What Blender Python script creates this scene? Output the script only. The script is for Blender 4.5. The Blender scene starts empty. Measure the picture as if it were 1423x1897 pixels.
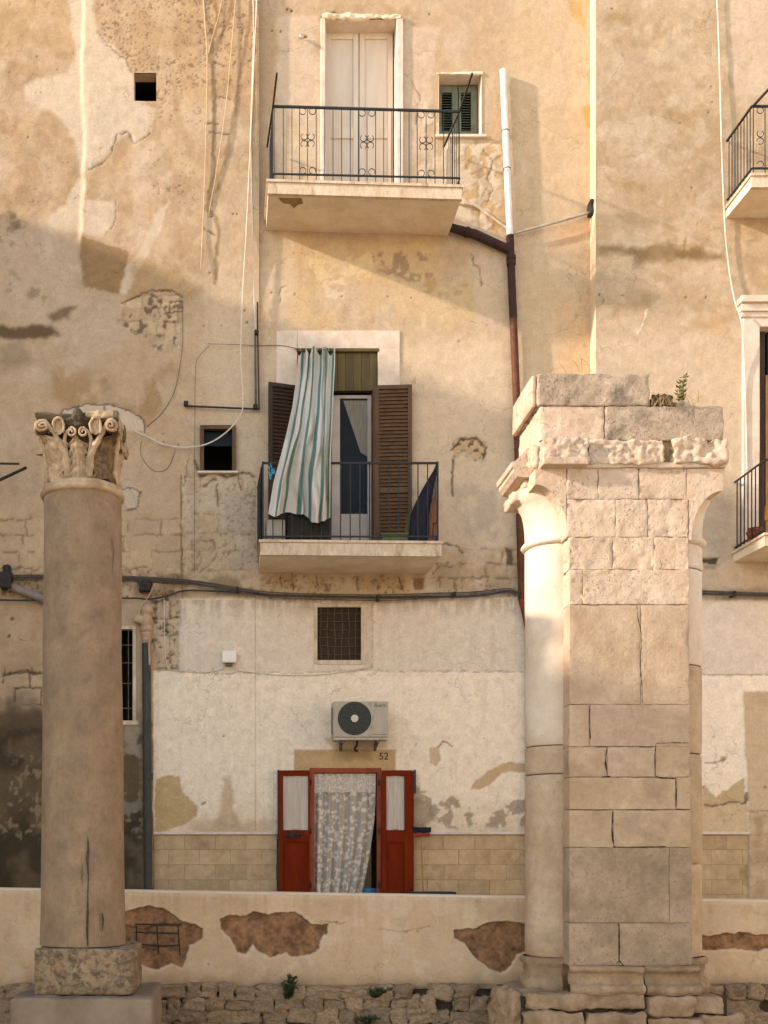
import bpy, math, random
import numpy as np
from mathutils import Vector, Matrix

SC = bpy.context.scene
COL = SC.collection

# ------------------------------------------------------------------ image frame
# x right, y away from the viewer, z up.  Image pixel coordinates (u, v) on a plane
# at distance y are turned into metres; every thing then stands at its own depth.
F, U0, V0, EYE = 2048.0, 430.0, 1580.0, 1.6
def at(u, v, y): return ((u-U0)/F*y, y, EYE+(V0-v)/F*y)
def X(u, y): return (u-U0)/F*y
def Z(v, y): return EYE+(V0-v)/F*y

# ------------------------------------------------------------------ camera
cam = bpy.data.cameras.new('camera')
cam.lens = F/1897*36.0; cam.sensor_width = 36.0; cam.sensor_fit = 'AUTO'
cam.shift_x = (711.5-U0)/1897; cam.shift_y = (V0-948.5)/1897
cam.clip_end = 2000
co = bpy.data.objects.new('camera', cam); COL.objects.link(co)
co.location = (0, 0, EYE); co.rotation_euler = (math.pi/2, 0, 0)
SC.camera = co

# ------------------------------------------------------------------ sky, sun, exposure
SUN = Vector((4.2, 1.0, -1.64)).normalized()          # direction the light travels
elev = math.asin(-SUN.z); azim = math.atan2(-SUN.x, -SUN.y)
w = bpy.data.worlds.new('World'); SC.world = w; w.use_nodes = True
nt = w.node_tree
sky = nt.nodes.new('ShaderNodeTexSky'); sky.sky_type = 'NISHITA'; sky.sun_disc = False
sky.sun_elevation = elev; sky.sun_rotation = azim % (2*math.pi)
sky.dust_density = 0.2; sky.ozone_density = 0.8; sky.air_density = 1.0
bg = [n for n in nt.nodes if n.type == 'BACKGROUND'][0]
bg.inputs[1].default_value = 0.15
nt.links.new(sky.outputs[0], bg.inputs[0])
sl = bpy.data.lights.new('sun', 'SUN'); sl.energy = 2.0; sl.angle = math.radians(1.5); sl.color = (1.0, 0.985, 0.95)
so = bpy.data.objects.new('sun', sl); COL.objects.link(so)
so.rotation_euler = SUN.to_track_quat('-Z', 'Y').to_euler(); so.location = (-30, -5, 25)
vs = SC.view_settings
vs.view_transform = 'Standard'; vs.look = 'None'; vs.gamma = 1.0; vs.exposure = 1.62
vs.use_curve_mapping = False
vs.use_white_balance = True; vs.white_balance_temperature = 7750; vs.white_balance_tint = 22
SC.cycles.use_denoising = True; SC.cycles.use_adaptive_sampling = True; SC.cycles.adaptive_threshold = 0.02
SC.cycles.max_bounces = 6; SC.cycles.diffuse_bounces = 4

# ------------------------------------------------------------------ helpers: objects
W = {}
def link(name, me, mat=None, parent=None, M=None, smooth=False):
    o = bpy.data.objects.new(name, me); COL.objects.link(o)
    if me is not None and mat is not None and len(me.materials) == 0: me.materials.append(mat)
    M = M or Matrix.Identity(4)
    o.matrix_basis = M; W[o.name] = M
    if parent is not None:
        o.parent = parent; o.matrix_parent_inverse = W[parent.name].inverted()
    if smooth and me is not None:
        me.polygons.foreach_set('use_smooth', [True]*len(me.polygons))
    return o
def tag(o, label, cat, group=None, kind=None):
    o['label'] = label
    if cat: o['category'] = cat
    if group: o['group'] = group
    if kind: o['kind'] = kind
    return o
def thing(name, label, cat, loc=(0,0,0), group=None):
    o = link(name, None, M=Matrix.Translation(Vector(loc)))
    o.empty_display_size = 0.2
    return tag(o, label, cat, group)
def mesh(verts, faces, name='m'):
    me = bpy.data.meshes.new(name); me.from_pydata([tuple(map(float, v)) for v in verts], [], [tuple(map(int, f)) for f in faces]); me.update()
    return me
def join(parts):
    V, Fc = [], []
    for v, f in parts:
        n = len(V); V += [tuple(p) for p in v]; Fc += [tuple(i+n for i in q) for q in f]
    return V, Fc
def obj(name, geo, mat, parent=None, smooth=False, M=None):
    return link(name, mesh(geo[0], geo[1], name), mat, parent, M, smooth)

# ------------------------------------------------------------------ helpers: shapes
def box(x0, x1, y0, y1, z0, z1, b=0.0):
    if b <= 0:
        v = [(x0,y0,z0),(x1,y0,z0),(x1,y1,z0),(x0,y1,z0),(x0,y0,z1),(x1,y0,z1),(x1,y1,z1),(x0,y1,z1)]
        return v, [(0,3,2,1),(4,5,6,7),(0,1,5,4),(1,2,6,5),(2,3,7,6),(3,0,4,7)]
    return rblock((x0,y0,z0), (x1,y1,z1), b, 0, 0.0, 0)
def hexa(c):     # 8 corners, bottom ring then top ring
    return list(c), [(0,3,2,1),(4,5,6,7),(0,1,5,4),(1,2,6,5),(2,3,7,6),(3,0,4,7)]
_T = {}
def _tab(seed):
    if seed not in _T: _T[seed] = np.random.RandomState(seed*7+3).rand(128,128).astype(np.float32)
    return _T[seed]
def vn(x, y, seed):
    t = _tab(seed); xi = np.floor(x).astype(int); yi = np.floor(y).astype(int)
    fx = x-xi; fy = y-yi; fx = fx*fx*(3-2*fx); fy = fy*fy*(3-2*fy)
    a = t[xi%128, yi%128]; b = t[(xi+1)%128, yi%128]; c = t[xi%128, (yi+1)%128]; d = t[(xi+1)%128, (yi+1)%128]
    return (a*(1-fx)+b*fx)*(1-fy)+(c*(1-fx)+d*fx)*fy
def fbm(x, y, seed, o=4):
    s = 0; a = 0.5; n = 0
    for i in range(o):
        s = s+a*vn(x*2**i+17.3*i, y*2**i+5.1*i, seed+i*31); n += a; a *= 0.5
    return s/n
_T3 = {}
def vn3(p, seed):
    if seed not in _T3: _T3[seed] = np.random.RandomState(seed*13+5).rand(32,32,32)
    t = _T3[seed]; i = np.floor(p).astype(int); f = p-i; f = f*f*(3-2*f); r = 0
    for dx in (0,1):
        for dy in (0,1):
            for dz in (0,1):
                wgt = (f[:,0] if dx else 1-f[:,0])*(f[:,1] if dy else 1-f[:,1])*(f[:,2] if dz else 1-f[:,2])
                r = r+wgt*t[(i[:,0]+dx)%32, (i[:,1]+dy)%32, (i[:,2]+dz)%32]
    return r
def rblock(lo, hi, r, k, amp, seed, nscale=7.0, cell=None):
    """rounded block whose skin is roughened by noise; k = inner divisions per axis"""
    lo = np.array(lo, float); hi = np.array(hi, float); ax = []
    for d in range(3):
        L = hi[d]-lo[d]; rr = min(r, L*0.45)
        kk = k if cell is None else max(1, int(round(L/cell)))
        inner = list(np.linspace(lo[d]+rr, hi[d]-rr, kk+2))
        ax.append(np.array([lo[d]]+([lo[d]+rr*0.3] if k or cell else [])+inner+([hi[d]-rr*0.3] if k or cell else [])+[hi[d]]))
    V = {}; P = []; Fc = []
    def vid(i, j, l):
        key = (i,j,l)
        if key not in V: V[key] = len(P); P.append((ax[0][i], ax[1][j], ax[2][l]))
        return V[key]
    n = [len(a)-1 for a in ax]
    for i in range(n[0]):
        for j in range(n[1]):
            Fc.append((vid(i,j,0), vid(i,j+1,0), vid(i+1,j+1,0), vid(i+1,j,0)))
            Fc.append((vid(i,j,n[2]), vid(i+1,j,n[2]), vid(i+1,j+1,n[2]), vid(i,j+1,n[2])))
    for i in range(n[0]):
        for l in range(n[2]):
            Fc.append((vid(i,0,l), vid(i+1,0,l), vid(i+1,0,l+1), vid(i,0,l+1)))
            Fc.append((vid(i,n[1],l), vid(i,n[1],l+1), vid(i+1,n[1],l+1), vid(i+1,n[1],l)))
    for j in range(n[1]):
        for l in range(n[2]):
            Fc.append((vid(0,j,l), vid(0,j,l+1), vid(0,j+1,l+1), vid(0,j+1,l)))
            Fc.append((vid(n[0],j,l), vid(n[0],j+1,l), vid(n[0],j+1,l+1), vid(n[0],j,l+1)))
    P = np.array(P); rr = np.minimum(r, (hi-lo)*0.45)
    c = np.clip(P, lo+rr, hi-rr); d = (P-c)/rr; ln = np.maximum(np.linalg.norm(d, axis=1), 1e-6)
    P = c+d/ln[:,None]*rr; nrm = d/ln[:,None]
    if amp > 0:
        q = P+seed*3.7
        dsp = (vn3(q*nscale, 1)-.62)*.8+(vn3(q*nscale*2.3, 2)-.5)*.7+(vn3(q*nscale*5, 3)-.5)*.5
        P = P+nrm*(dsp*amp)[:,None]
    return P.tolist(), Fc
def tube(pts, r, n=6, closed=False, cap=True):
    pts = [Vector(p) for p in pts]; V = []; Fc = []; m = len(pts)
    rs = r if isinstance(r, (list, tuple)) else [r]*m
    up = None
    for i, p in enumerate(pts):
        if closed: t = pts[(i+1) % m]-pts[i-1]
        else: t = pts[min(i+1, m-1)]-pts[max(i-1, 0)]
        t.normalize()
        if up is None:
            up = Vector((0,0,1)) if abs(t.z) < 0.9 else Vector((0,1,0))
        a = t.cross(up)
        if a.length < 1e-5: a = t.cross(Vector((1,0,0)))
        a.normalize(); b = a.cross(t).normalized(); up = b
        for k in range(n):
            ang = 2*math.pi*(k+0.5)/n
            V.append(p+(a*math.cos(ang)+b*math.sin(ang))*rs[i])
    segs = m if closed else m-1
    for i in range(segs):
        for k in range(n):
            a0 = i*n+k; a1 = i*n+(k+1) % n; b0 = ((i+1) % m)*n+k; b1 = ((i+1) % m)*n+(k+1) % n
            Fc.append((a0, b0, b1, a1))
    if cap and not closed:
        Fc.append(tuple(range(n))); Fc.append(tuple(reversed(range((m-1)*n, m*n))))
    return [tuple(v) for v in V], Fc
def smooth_path(pts, n=6):
    P = [np.array(p, float) for p in pts]; out = []
    for i in range(len(P)-1):
        p0 = P[max(i-1,0)]; p1 = P[i]; p2 = P[i+1]; p3 = P[min(i+2, len(P)-1)]
        for k in range(n):
            t = k/n
            out.append(tuple(0.5*((2*p1)+(-p0+p2)*t+(2*p0-5*p1+4*p2-p3)*t*t+(-p0+3*p1-3*p2+p3)*t**3)))
    out.append(tuple(P[-1])); return out
def lathe(prof, n=48, c=(0,0), a0=0.0, a1=2*math.pi, jitter=0.0, seed=1):
    """prof: list of (r, z); around the vertical axis through c"""
    full = abs(a1-a0-2*math.pi) < 1e-6; cols = n if full else n+1; V = []; Fc = []
    rnd = random.Random(seed)
    for r, z in prof:
        for k in range(cols):
            a = a0+(a1-a0)*k/n
            rr = r*(1+jitter*(rnd.random()-.5)); V.append((c[0]+rr*math.cos(a), c[1]+rr*math.sin(a), z))
    for i in range(len(prof)-1):
        for k in range(n):
            k2 = (k+1) % cols
            Fc.append((i*cols+k, i*cols+k2, (i+1)*cols+k2, (i+1)*cols+k))
    return V, Fc
def prism(poly, y0, y1):
    """poly: (x,z) outline, extruded along y"""
    n = len(poly); V = [(p[0], y0, p[1]) for p in poly]+[(p[0], y1, p[1]) for p in poly]
    Fc = [tuple(range(n)), tuple(reversed(range(n, 2*n)))]
    for i in range(n):
        j = (i+1) % n; Fc.append((i, i+n, j+n, j))
    area = sum(poly[i][0]*poly[(i+1) % n][1]-poly[(i+1) % n][0]*poly[i][1] for i in range(n))
    if area < 0: Fc = [tuple(reversed(f)) for f in Fc]
    return V, Fc
def grid_surf(nu, nv, fn):
    V = [fn(i/(nu-1), j/(nv-1)) for j in range(nv) for i in range(nu)]
    Fc = [(j*nu+i, j*nu+i+1, (j+1)*nu+i+1, (j+1)*nu+i) for j in range(nv-1) for i in range(nu-1)]
    return V, Fc

# ------------------------------------------------------------------ materials
def lin(h):
    c = [int(h[i:i+2], 16)/255 for i in (0,2,4)]
    return np.array([x/12.92 if x <= .04045 else ((x+.055)/1.055)**2.4 for x in c])
def new_mat(name):
    m = bpy.data.materials.new(name); m.use_nodes = True
    n = m.node_tree.nodes; l = m.node_tree.links
    return m, n, l, n['Principled BSDF']
def mat(name, c1, c2=None, scale=6, detail=6, rough=0.85, bump=0.0, bscale=40, metal=0.0, rnd=0.0, spec=0.3,
        speck=None, speck_scale=30, speck_cut=0.62, c3=None, c3scale=2.0, c3cut=0.5, vec='Object', pits=0.0, stretch=None, bdist=0.01, grain=0.0):
    m, n, l, b = new_mat(name)
    b.inputs['Roughness'].default_value = rough; b.inputs['Metallic'].default_value = metal
    b.inputs['Specular IOR Level'].default_value = spec
    tc = n.new('ShaderNodeTexCoord'); co_ = tc.outputs[vec]; oi = n.new('ShaderNodeObjectInfo')
    if stretch:
        mp = n.new('ShaderNodeMapping'); mp.inputs['Scale'].default_value = stretch
        l.new(co_, mp.inputs['Vector']); co_ = mp.outputs[0]
    def noise(s, d=detail, ro=0.6):
        t = n.new('ShaderNodeTexNoise'); t.noise_dimensions = '4D'
        t.inputs['Scale'].default_value = s; t.inputs['Detail'].default_value = d; t.inputs['Roughness'].default_value = ro
        l.new(co_, t.inputs['Vector'])
        mu = n.new('ShaderNodeMath'); mu.operation = 'MULTIPLY'; mu.inputs[1].default_value = 37.0
        l.new(oi.outputs['Random'], mu.inputs[0]); l.new(mu.outputs[0], t.inputs['W'])
        return t.outputs['Fac']
    def ramp(fac, lo, hi):
        r = n.new('ShaderNodeMapRange'); r.inputs['From Min'].default_value = lo; r.inputs['From Max'].default_value = hi
        r.clamp = True; l.new(fac, r.inputs['Value']); return r.outputs[0]
    def mix(fac, a, c):
        x = n.new('ShaderNodeMix'); x.data_type = 'RGBA'; l.new(fac, x.inputs['Factor'])
        for sock, val in ((x.inputs['A'], a), (x.inputs['B'], c)):
            if isinstance(val, (tuple, list, np.ndarray)): sock.default_value = (float(val[0]), float(val[1]), float(val[2]), 1)
            else: l.new(val, sock)
        return x.outputs['Result']
    cur = tuple(c1)
    if c2 is not None: cur = mix(ramp(noise(scale), .35, .65), tuple(c1), tuple(c2))
    if c3 is not None: cur = mix(ramp(noise(c3scale), c3cut, c3cut+.12), cur, tuple(c3))
    if speck is not None:
        sp_ = tuple(np.array(speck)*.75+np.array(c1)*.25)
        cur = mix(ramp(noise(speck_scale*2.4, 5, .7), speck_cut-.03, speck_cut+.13), cur, sp_)
    if grain > 0:
        g1 = n.new('ShaderNodeMapRange'); g1.inputs['From Min'].default_value = .3; g1.inputs['From Max'].default_value = .7; g1.inputs['To Min'].default_value = 1-grain; g1.inputs['To Max'].default_value = 1+grain
        l.new(noise(11, 10, .78), g1.inputs['Value']); gh = n.new('ShaderNodeHueSaturation'); l.new(g1.outputs[0], gh.inputs['Value'])
        if isinstance(cur, tuple): gh.inputs['Color'].default_value = (*[float(q) for q in cur], 1)
        else: l.new(cur, gh.inputs['Color'])
        cur = gh.outputs['Color']
    if rnd > 0:
        hs = n.new('ShaderNodeHueSaturation')
        r = n.new('ShaderNodeMapRange'); r.inputs['To Min'].default_value = 1-rnd; r.inputs['To Max'].default_value = 1+rnd
        l.new(oi.outputs['Random'], r.inputs['Value']); l.new(r.outputs[0], hs.inputs['Value'])
        if isinstance(cur, tuple): hs.inputs['Color'].default_value = (*[float(q) for q in cur], 1)
        else: l.new(cur, hs.inputs['Color'])
        cur = hs.outputs['Color']
    if isinstance(cur, tuple): b.inputs['Base Color'].default_value = (*[float(q) for q in cur], 1)
    else: l.new(cur, b.inputs['Base Color'])
    if bump > 0:
        bp = n.new('ShaderNodeBump'); bp.inputs['Strength'].default_value = bump; bp.inputs['Distance'].default_value = bdist
        h = noise(bscale, 8, .65)
        if pits > 0:
            pr = ramp(noise(bscale*1.25, 3), .57, .66); pm = n.new('ShaderNodeMath'); pm.operation = 'MULTIPLY'
            l.new(pr, pm.inputs[0]); l.new(ramp(noise(4.5, 3), .42, .62), pm.inputs[1]); pr = pm.outputs[0]
            mm = n.new('ShaderNodeMath'); mm.operation = 'MULTIPLY_ADD'; mm.inputs[1].default_value = -pits
            l.new(pr, mm.inputs[0]); l.new(h, mm.inputs[2]); h = mm.outputs[0]
        l.new(h, bp.inputs['Height']); l.new(bp.outputs[0], b.inputs['Normal'])
    return m
def plaster_mat(name, fine=0.10, bump=0.35, crack=0.5, pock=0.5):
    """albedo from the wall's own colour attribute, plus grain, hairline cracks, pock marks and relief"""
    m, n, l, b = new_mat(name)
    b.inputs['Roughness'].default_value = 0.92; b.inputs['Specular IOR Level'].default_value = 0.15
    a = n.new('ShaderNodeAttribute'); a.attribute_name = 'Col'
    tc = n.new('ShaderNodeTexCoord')
    def math_(op, x, y=None, z=None):
        q = n.new('ShaderNodeMath'); q.operation = op
        for k, val in enumerate((x, y, z)):
            if val is None: continue
            if isinstance(val, (int, float)): q.inputs[k].default_value = val
            else: l.new(val, q.inputs[k])
        return q.outputs[0]
    def noise(s, d, ro=.6, dist=0.0):
        t = n.new('ShaderNodeTexNoise'); t.inputs['Scale'].default_value = s; t.inputs['Detail'].default_value = d
        t.inputs['Roughness'].default_value = ro; t.inputs['Distortion'].default_value = dist; l.new(tc.outputs['Object'], t.inputs['Vector']); return t.outputs['Fac']
    def rng(x, lo, hi, a_, b_):
        r = n.new('ShaderNodeMapRange'); r.inputs['From Min'].default_value = lo; r.inputs['From Max'].default_value = hi
        r.inputs['To Min'].default_value = a_; r.inputs['To Max'].default_value = b_; l.new(x, r.inputs['Value']); return r.outputs[0]
    n_big = noise(7, 6, .72, .4); n_mid = noise(34, 5, .75); n_fine = noise(150, 2, .7)
    val = math_('MULTIPLY', math_('MULTIPLY', rng(n_big, .3, .7, 1-fine, 1+fine), rng(n_mid, .3, .7, 1-fine*.9, 1+fine*.9)), rng(n_fine, .3, .7, 1-fine*.7, 1+fine*.7))
    # hairline cracks: edges of warped cells, present only here and there
    vo = n.new('ShaderNodeTexVoronoi'); vo.feature = 'DISTANCE_TO_EDGE'; vo.inputs['Scale'].default_value = 1.7
    wv = n.new('ShaderNodeTexNoise'); wv.inputs['Scale'].default_value = 5; wv.inputs['Detail'].default_value = 6; l.new(tc.outputs['Object'], wv.inputs['Vector'])
    ad = n.new('ShaderNodeVectorMath'); ad.operation = 'MULTIPLY_ADD'; ad.inputs[1].default_value = (.35,.35,.35)
    l.new(wv.outputs['Color'], ad.inputs[0]); l.new(tc.outputs['Object'], ad.inputs[2]); l.new(ad.outputs[0], vo.inputs['Vector'])
    ck = math_('MULTIPLY', rng(vo.outputs['Distance'], .004, .012, 1, 0), rng(noise(1.3, 4), .50, .60, 0, crack))
    # pock marks
    pk = math_('MULTIPLY', rng(noise(60, 2), .70, .74, 0, 1), rng(noise(2.1, 4), .48, .62, 0, pock))
    dk = math_('MAXIMUM', ck, pk)
    val = math_('MULTIPLY', val, rng(dk, 0, 1, 1, .45))
    hs = n.new('ShaderNodeHueSaturation'); l.new(a.outputs['Color'], hs.inputs['Color']); l.new(val, hs.inputs['Value'])
    l.new(hs.outputs[0], b.inputs['Base Color'])
    bp = n.new('ShaderNodeBump'); bp.inputs['Strength'].default_value = bump; bp.inputs['Distance'].default_value = 0.005
    hh = noise(38, 5, .75)
    l.new(hh, bp.inputs['Height']); l.new(bp.outputs[0], b.inputs['Normal'])
    return m
M_PL = plaster_mat('aged_plaster', .12, .5)
M_PL2 = plaster_mat('low_wall_plaster', .075, .35, .35, .35)
M_REV = mat('reveal_plaster', lin('cdb394'), lin('b99a76'), 5, bump=.3, bscale=40, grain=0.12)
M_WHITE = mat('white_stone_surround', lin('dccbb8'), lin('cbb59b'), 5, bump=.3, bscale=35, speck=lin('a98f70'), speck_scale=14, speck_cut=.66, grain=0.10)
M_SLAB = mat('balcony_slab_plaster', lin('ead9bd'), lin('dcc49e'), 3, bump=.3, bscale=40, speck=lin('9a7d5a'), speck_scale=9, speck_cut=.64, grain=0.10)
M_SLABE = mat('balcony_slab_edge', lin('d9c4a8'), lin('c4a988'), 5, bump=.4, bscale=30, speck=lin('7d6448'), speck_scale=6, speck_cut=.60, c3=lin('a88e6b'), c3scale=3.5, c3cut=.55, stretch=(2.2,2.2,.7), grain=.18)
M_IRON = mat('dark_green_iron', lin('1b2521'), lin('282720'), 30, rough=.6, spec=.4)
M_BLACK = mat('black_iron', lin('221f1c'), lin('3a2f26'), 25, rough=.65)
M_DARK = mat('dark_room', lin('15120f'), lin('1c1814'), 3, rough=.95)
M_BDOOR = mat('cream_painted_door', lin('d8c9b5'), lin('c9b69d'), 4, rough=.6, bump=.1, bscale=30, stretch=(1,1,.25))
M_GREEN = mat('grey_green_shutter', lin('767c66'), lin('5f6552'), 8, rough=.7, bump=.2, bscale=40)
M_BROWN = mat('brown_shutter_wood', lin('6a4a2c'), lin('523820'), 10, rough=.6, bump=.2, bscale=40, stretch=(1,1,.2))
M_BROWN2 = mat('dark_brown_shutter_wood', lin('443020'), lin('352618'), 10, rough=.6, bump=.2, bscale=40)  # darker brown than the other shutter wood
M_OLIVE = mat('olive_door_board', lin('6b5a35'), lin('4f4326'), 6, rough=.7, stretch=(1,1,.12), bump=.2, bscale=30)
M_PVC = mat('grey_white_door_frame', lin('b9aa9a'), lin('a89a8a'), 4, rough=.45)
M_RED = mat('red_brown_door_paint', lin('7d2a0c'), lin('6a2008'), 7, rough=.75, spec=.08, bump=.12, bscale=40, stretch=(1,1,.2), grain=0.15, speck=lin('9a5534'), speck_scale=9, speck_cut=.64)
M_REDF = mat('orange_red_frame_paint', lin('9c4a24'), lin('86371a'), 7, rough=.55)
M_STONEW = mat('column_stone', lin('957c60'), lin('806a52'), 4, rough=.85, bump=.55, bscale=34, bdist=.006, speck=lin('6f5d4a'), speck_scale=16, speck_cut=.58,
               c3=lin('7d6b57'), c3scale=2.2, c3cut=.54, stretch=(1.1,1.1,.85), grain=.24)
M_PLINTH = mat('lichened_plinth_stone', lin('9f8769'), lin('7d664c'), 4, bump=.9, bscale=26, speck=lin('33291f'), speck_scale=9, speck_cut=.47, c3=lin('a07a4d'), c3scale=3.5, c3cut=.60, pits=.6)
M_CAP = mat('carved_capital_stone', lin('c4aa88'), lin('9a7d5b'), 8, bump=.9, bscale=30, speck=lin('5a4833'), speck_scale=14, speck_cut=.60, pits=.5, grain=0.20)
M_CAPD = mat('dark_lichen_abacus_stone', lin('4b4233'), lin('6d5c44'), 7, bump=.8, bscale=30, speck=lin('8d8260'), speck_scale=14, speck_cut=.60)
M_PIER = mat('pier_limestone', lin('cdb79e'), lin('bea286'), 3, bump=.9, bscale=24, pits=1.1, rnd=.05, speck=lin('b09675'), speck_scale=9, speck_cut=.58, bdist=.014, grain=0.16)
M_PIERL = mat('sunlit_half_column_limestone', lin('d6c7b2'), lin('c6b297'), 2.5, bump=.5, bscale=28, pits=.4, rnd=.03, speck=lin('ab9272'), speck_scale=9, speck_cut=.62, grain=0.10)  # lighter limestone copy; the sunlit look is put into its colour
M_PIERS = mat('smooth_pier_limestone', lin('b8a184'), lin('a68b6c'), 2.5, bump=.5, bscale=30, pits=.35, rnd=.05, speck=lin('7d674e'), speck_scale=12, speck_cut=.60, c3=lin('937b61'), c3scale=1.4, c3cut=.56, grain=0.20)
M_PIERD = mat('weathered_pier_base', lin('a0876a'), lin('7c6449'), 4, bump=.8, bscale=22, rnd=.08, speck=lin('5b4836'), speck_scale=10, speck_cut=.60, grain=0.25)
M_GREYST = mat('grey_lichen_pier_block', lin('b9a48b'), lin('9c8972'), 5, bump=1.0, bscale=26, pits=.8, bdist=.014, speck=lin('6d5e4d'), speck_scale=16, speck_cut=.57, c3=lin('7b6e5e'), c3scale=3, c3cut=.55, grain=0.22)
M_RUB = mat('rubble_stone', lin('a88c6c'), lin('846a4e'), 7, bump=.8, bscale=22, rnd=.22, speck=lin('44362a'), speck_scale=9, speck_cut=.60, grain=0.30)
M_EARTH = mat('dark_mortar', lin('4a3c2e'), lin('2f261d'), 9, bump=.8, bscale=25, rough=.95)
M_ASH = mat('dado_ashlar', lin('c6a880'), lin('b3946c'), 5, bump=.35, bscale=40, rnd=.10, c3=lin('9f8058'), c3scale=2.2, c3cut=.58, grain=0.16)
M_PIPEW = mat('white_pipe', lin('e2dccf'), lin('cfc6b4'), 5, rough=.5)
M_PIPEB = mat('rusty_brown_pipe', lin('6b3d22'), lin('4b2a19'), 8, rough=.7, bump=.2, bscale=50, speck=lin('2c1c13'), speck_scale=12, speck_cut=.58)
M_PIPED = mat('dark_brown_pipe', lin('2c2019'), lin('43291b'), 10, rough=.75, bump=.3, bscale=40)  # dark brown for the upper length, branch and collars
M_PIPEG = mat('grey_blue_drain_pipe', lin('37362f'), lin('47443b'), 8, rough=.6, speck=lin('8b8273'), speck_scale=26, speck_cut=.64)
M_CLAY = mat('cream_clay_collar', lin('bfa283'), lin('9a7a5a'), 9, rough=.8, bump=.5, bscale=30)
M_GREYP = mat('grey_plastic', lin('6d675d'), lin('59544b'), 8, rough=.6)
M_CABLE = mat('black_cable', lin('2b2824'), lin('4a4238'), 20, rough=.7)
M_CABLEG = mat('dusty_grey_cable', lin('6a5e4f'), lin('4f463b'), 20, rough=.8)
M_CABLEW = mat('white_cable', lin('d8cdbd'), lin('c7b8a2'), 12, rough=.6)
M_CABLEY = mat('cream_cable', lin('cdb48e'), lin('b99f78'), 12, rough=.7)
M_AC = mat('cream_metal_casing', lin('b9ab94'), lin('ac9d85'), 3, rough=.5, spec=.4, c3=lin('988a70'), c3scale=6, c3cut=.56, stretch=(1.5,1.5,.5), grain=.08)
M_ACD = mat('dark_grille_plastic', lin('2b2d29'), None, rough=.55)
M_ACR = mat('grille_ring_plastic', lin('4a4b43'), None, rough=.5)
M_ACH = mat('pale_fan_hub', lin('cfc6ad'), None, rough=.5)
M_INK = mat('dark_ink', lin('3d3126'), None, rough=.8)
M_GLASS = mat('dark_glass', lin('1d2427'), lin('151a1c'), 4, rough=.35, spec=.12)
M_TEAL = mat('teal_plastic', lin('1c4a4c'), lin('153a3e'), 5, rough=.5)
M_BLUE = mat('bright_blue_bucket_plastic', lin('2180a8'), None, rough=.4)
M_NAVY = mat('navy_parasol_cloth', lin('20242c'), lin('2b2b33'), 9, rough=.9)
M_LIME = mat('olive_lime_plastic', lin('565c2c'), lin('444a24'), 6, rough=.5)
M_ORANGE = mat('orange_wood', lin('8a5230'), lin('6e3f25'), 7, rough=.6)
M_TURQ = mat('turquoise_peg_plastic', lin('2b93a5'), None, rough=.5)
M_BROOMR = mat('red_broom_plastic', lin('8e2a22'), None, rough=.5)
M_BRIST = mat('dark_bristles', lin('1a1b20'), None, rough=.9)
M_STICK = mat('varnished_broom_stick', lin('b9834a'), lin('a57039'), 8, rough=.5)
M_LEAF = mat('weed_leaf', lin('4a5433'), lin('383f26'), 12, rough=.7)
M_LEAFY = mat('yellow_green_sprig_leaf', lin('86864f'), lin('70713d'), 12, rough=.7)  # yellower, lighter green than the rubble weeds
M_DRY = mat('dry_grass', lin('b69b66'), lin('93794c'), 12, rough=.8)
M_SOIL = mat('dry_soil', lin('5d4a36'), lin('463726'), 14, bump=.8, bscale=20)
M_SCAR = mat('peeled_patch', lin('a68358'), lin('8f6d45'), 9, bump=.6, bscale=30)
M_GROUND = mat('ground_paving', lin('b9aa97'), lin('a59480'), 1.5, bump=.5, bscale=12)
M_TERRA = mat('terracotta', lin('8c4a30'), lin('743a26'), 8, rough=.8)
M_WALLB = mat('plain_house_plaster', lin('c7aa80'), lin('b4966c'), 1.2, bump=.3, bscale=20)
M_ROOM = mat('grey_net_curtain', lin('8d8577'), lin('77705f'), 20, rough=.9, stretch=(3,3,.3))

# ------------------------------------------------------------------ wall painting in image pixels
def poly_sd(u, v, poly):
    n = len(poly); d2 = np.full(u.shape, 1e18); ins = np.zeros(u.shape, bool)
    for i in range(n):
        ax_, ay = poly[i]; bx, by = poly[(i+1) % n]
        ex, ey = bx-ax_, by-ay; wx, wy = u-ax_, v-ay
        t = np.clip((wx*ex+wy*ey)/(ex*ex+ey*ey+1e-9), 0, 1)
        d2 = np.minimum(d2, (wx-ex*t)**2+(wy-ey*t)**2)
        c = ((ay > v) != (by > v))
        with np.errstate(divide='ignore', invalid='ignore'):
            xx = ax_+(v-ay)*ex/(ey if ey != 0 else 1e-9)
        ins ^= c & (u < xx)
    return np.where(ins, -1, 1)*np.sqrt(d2)
def line_sd(u, v, pts):
    d2 = np.full(u.shape, 1e18)
    for (ax_, ay), (bx, by) in zip(pts[:-1], pts[1:]):
        ex, ey = bx-ax_, by-ay; t = np.clip(((u-ax_)*ex+(v-ay)*ey)/(ex*ex+ey*ey+1e-9), 0, 1)
        d2 = np.minimum(d2, (u-ax_-ex*t)**2+(v-ay-ey*t)**2)
    return np.sqrt(d2)
def sstep(a, b, x):
    t = np.clip((x-a)/(b-a), 0, 1); return t*t*(3-2*t)

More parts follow.
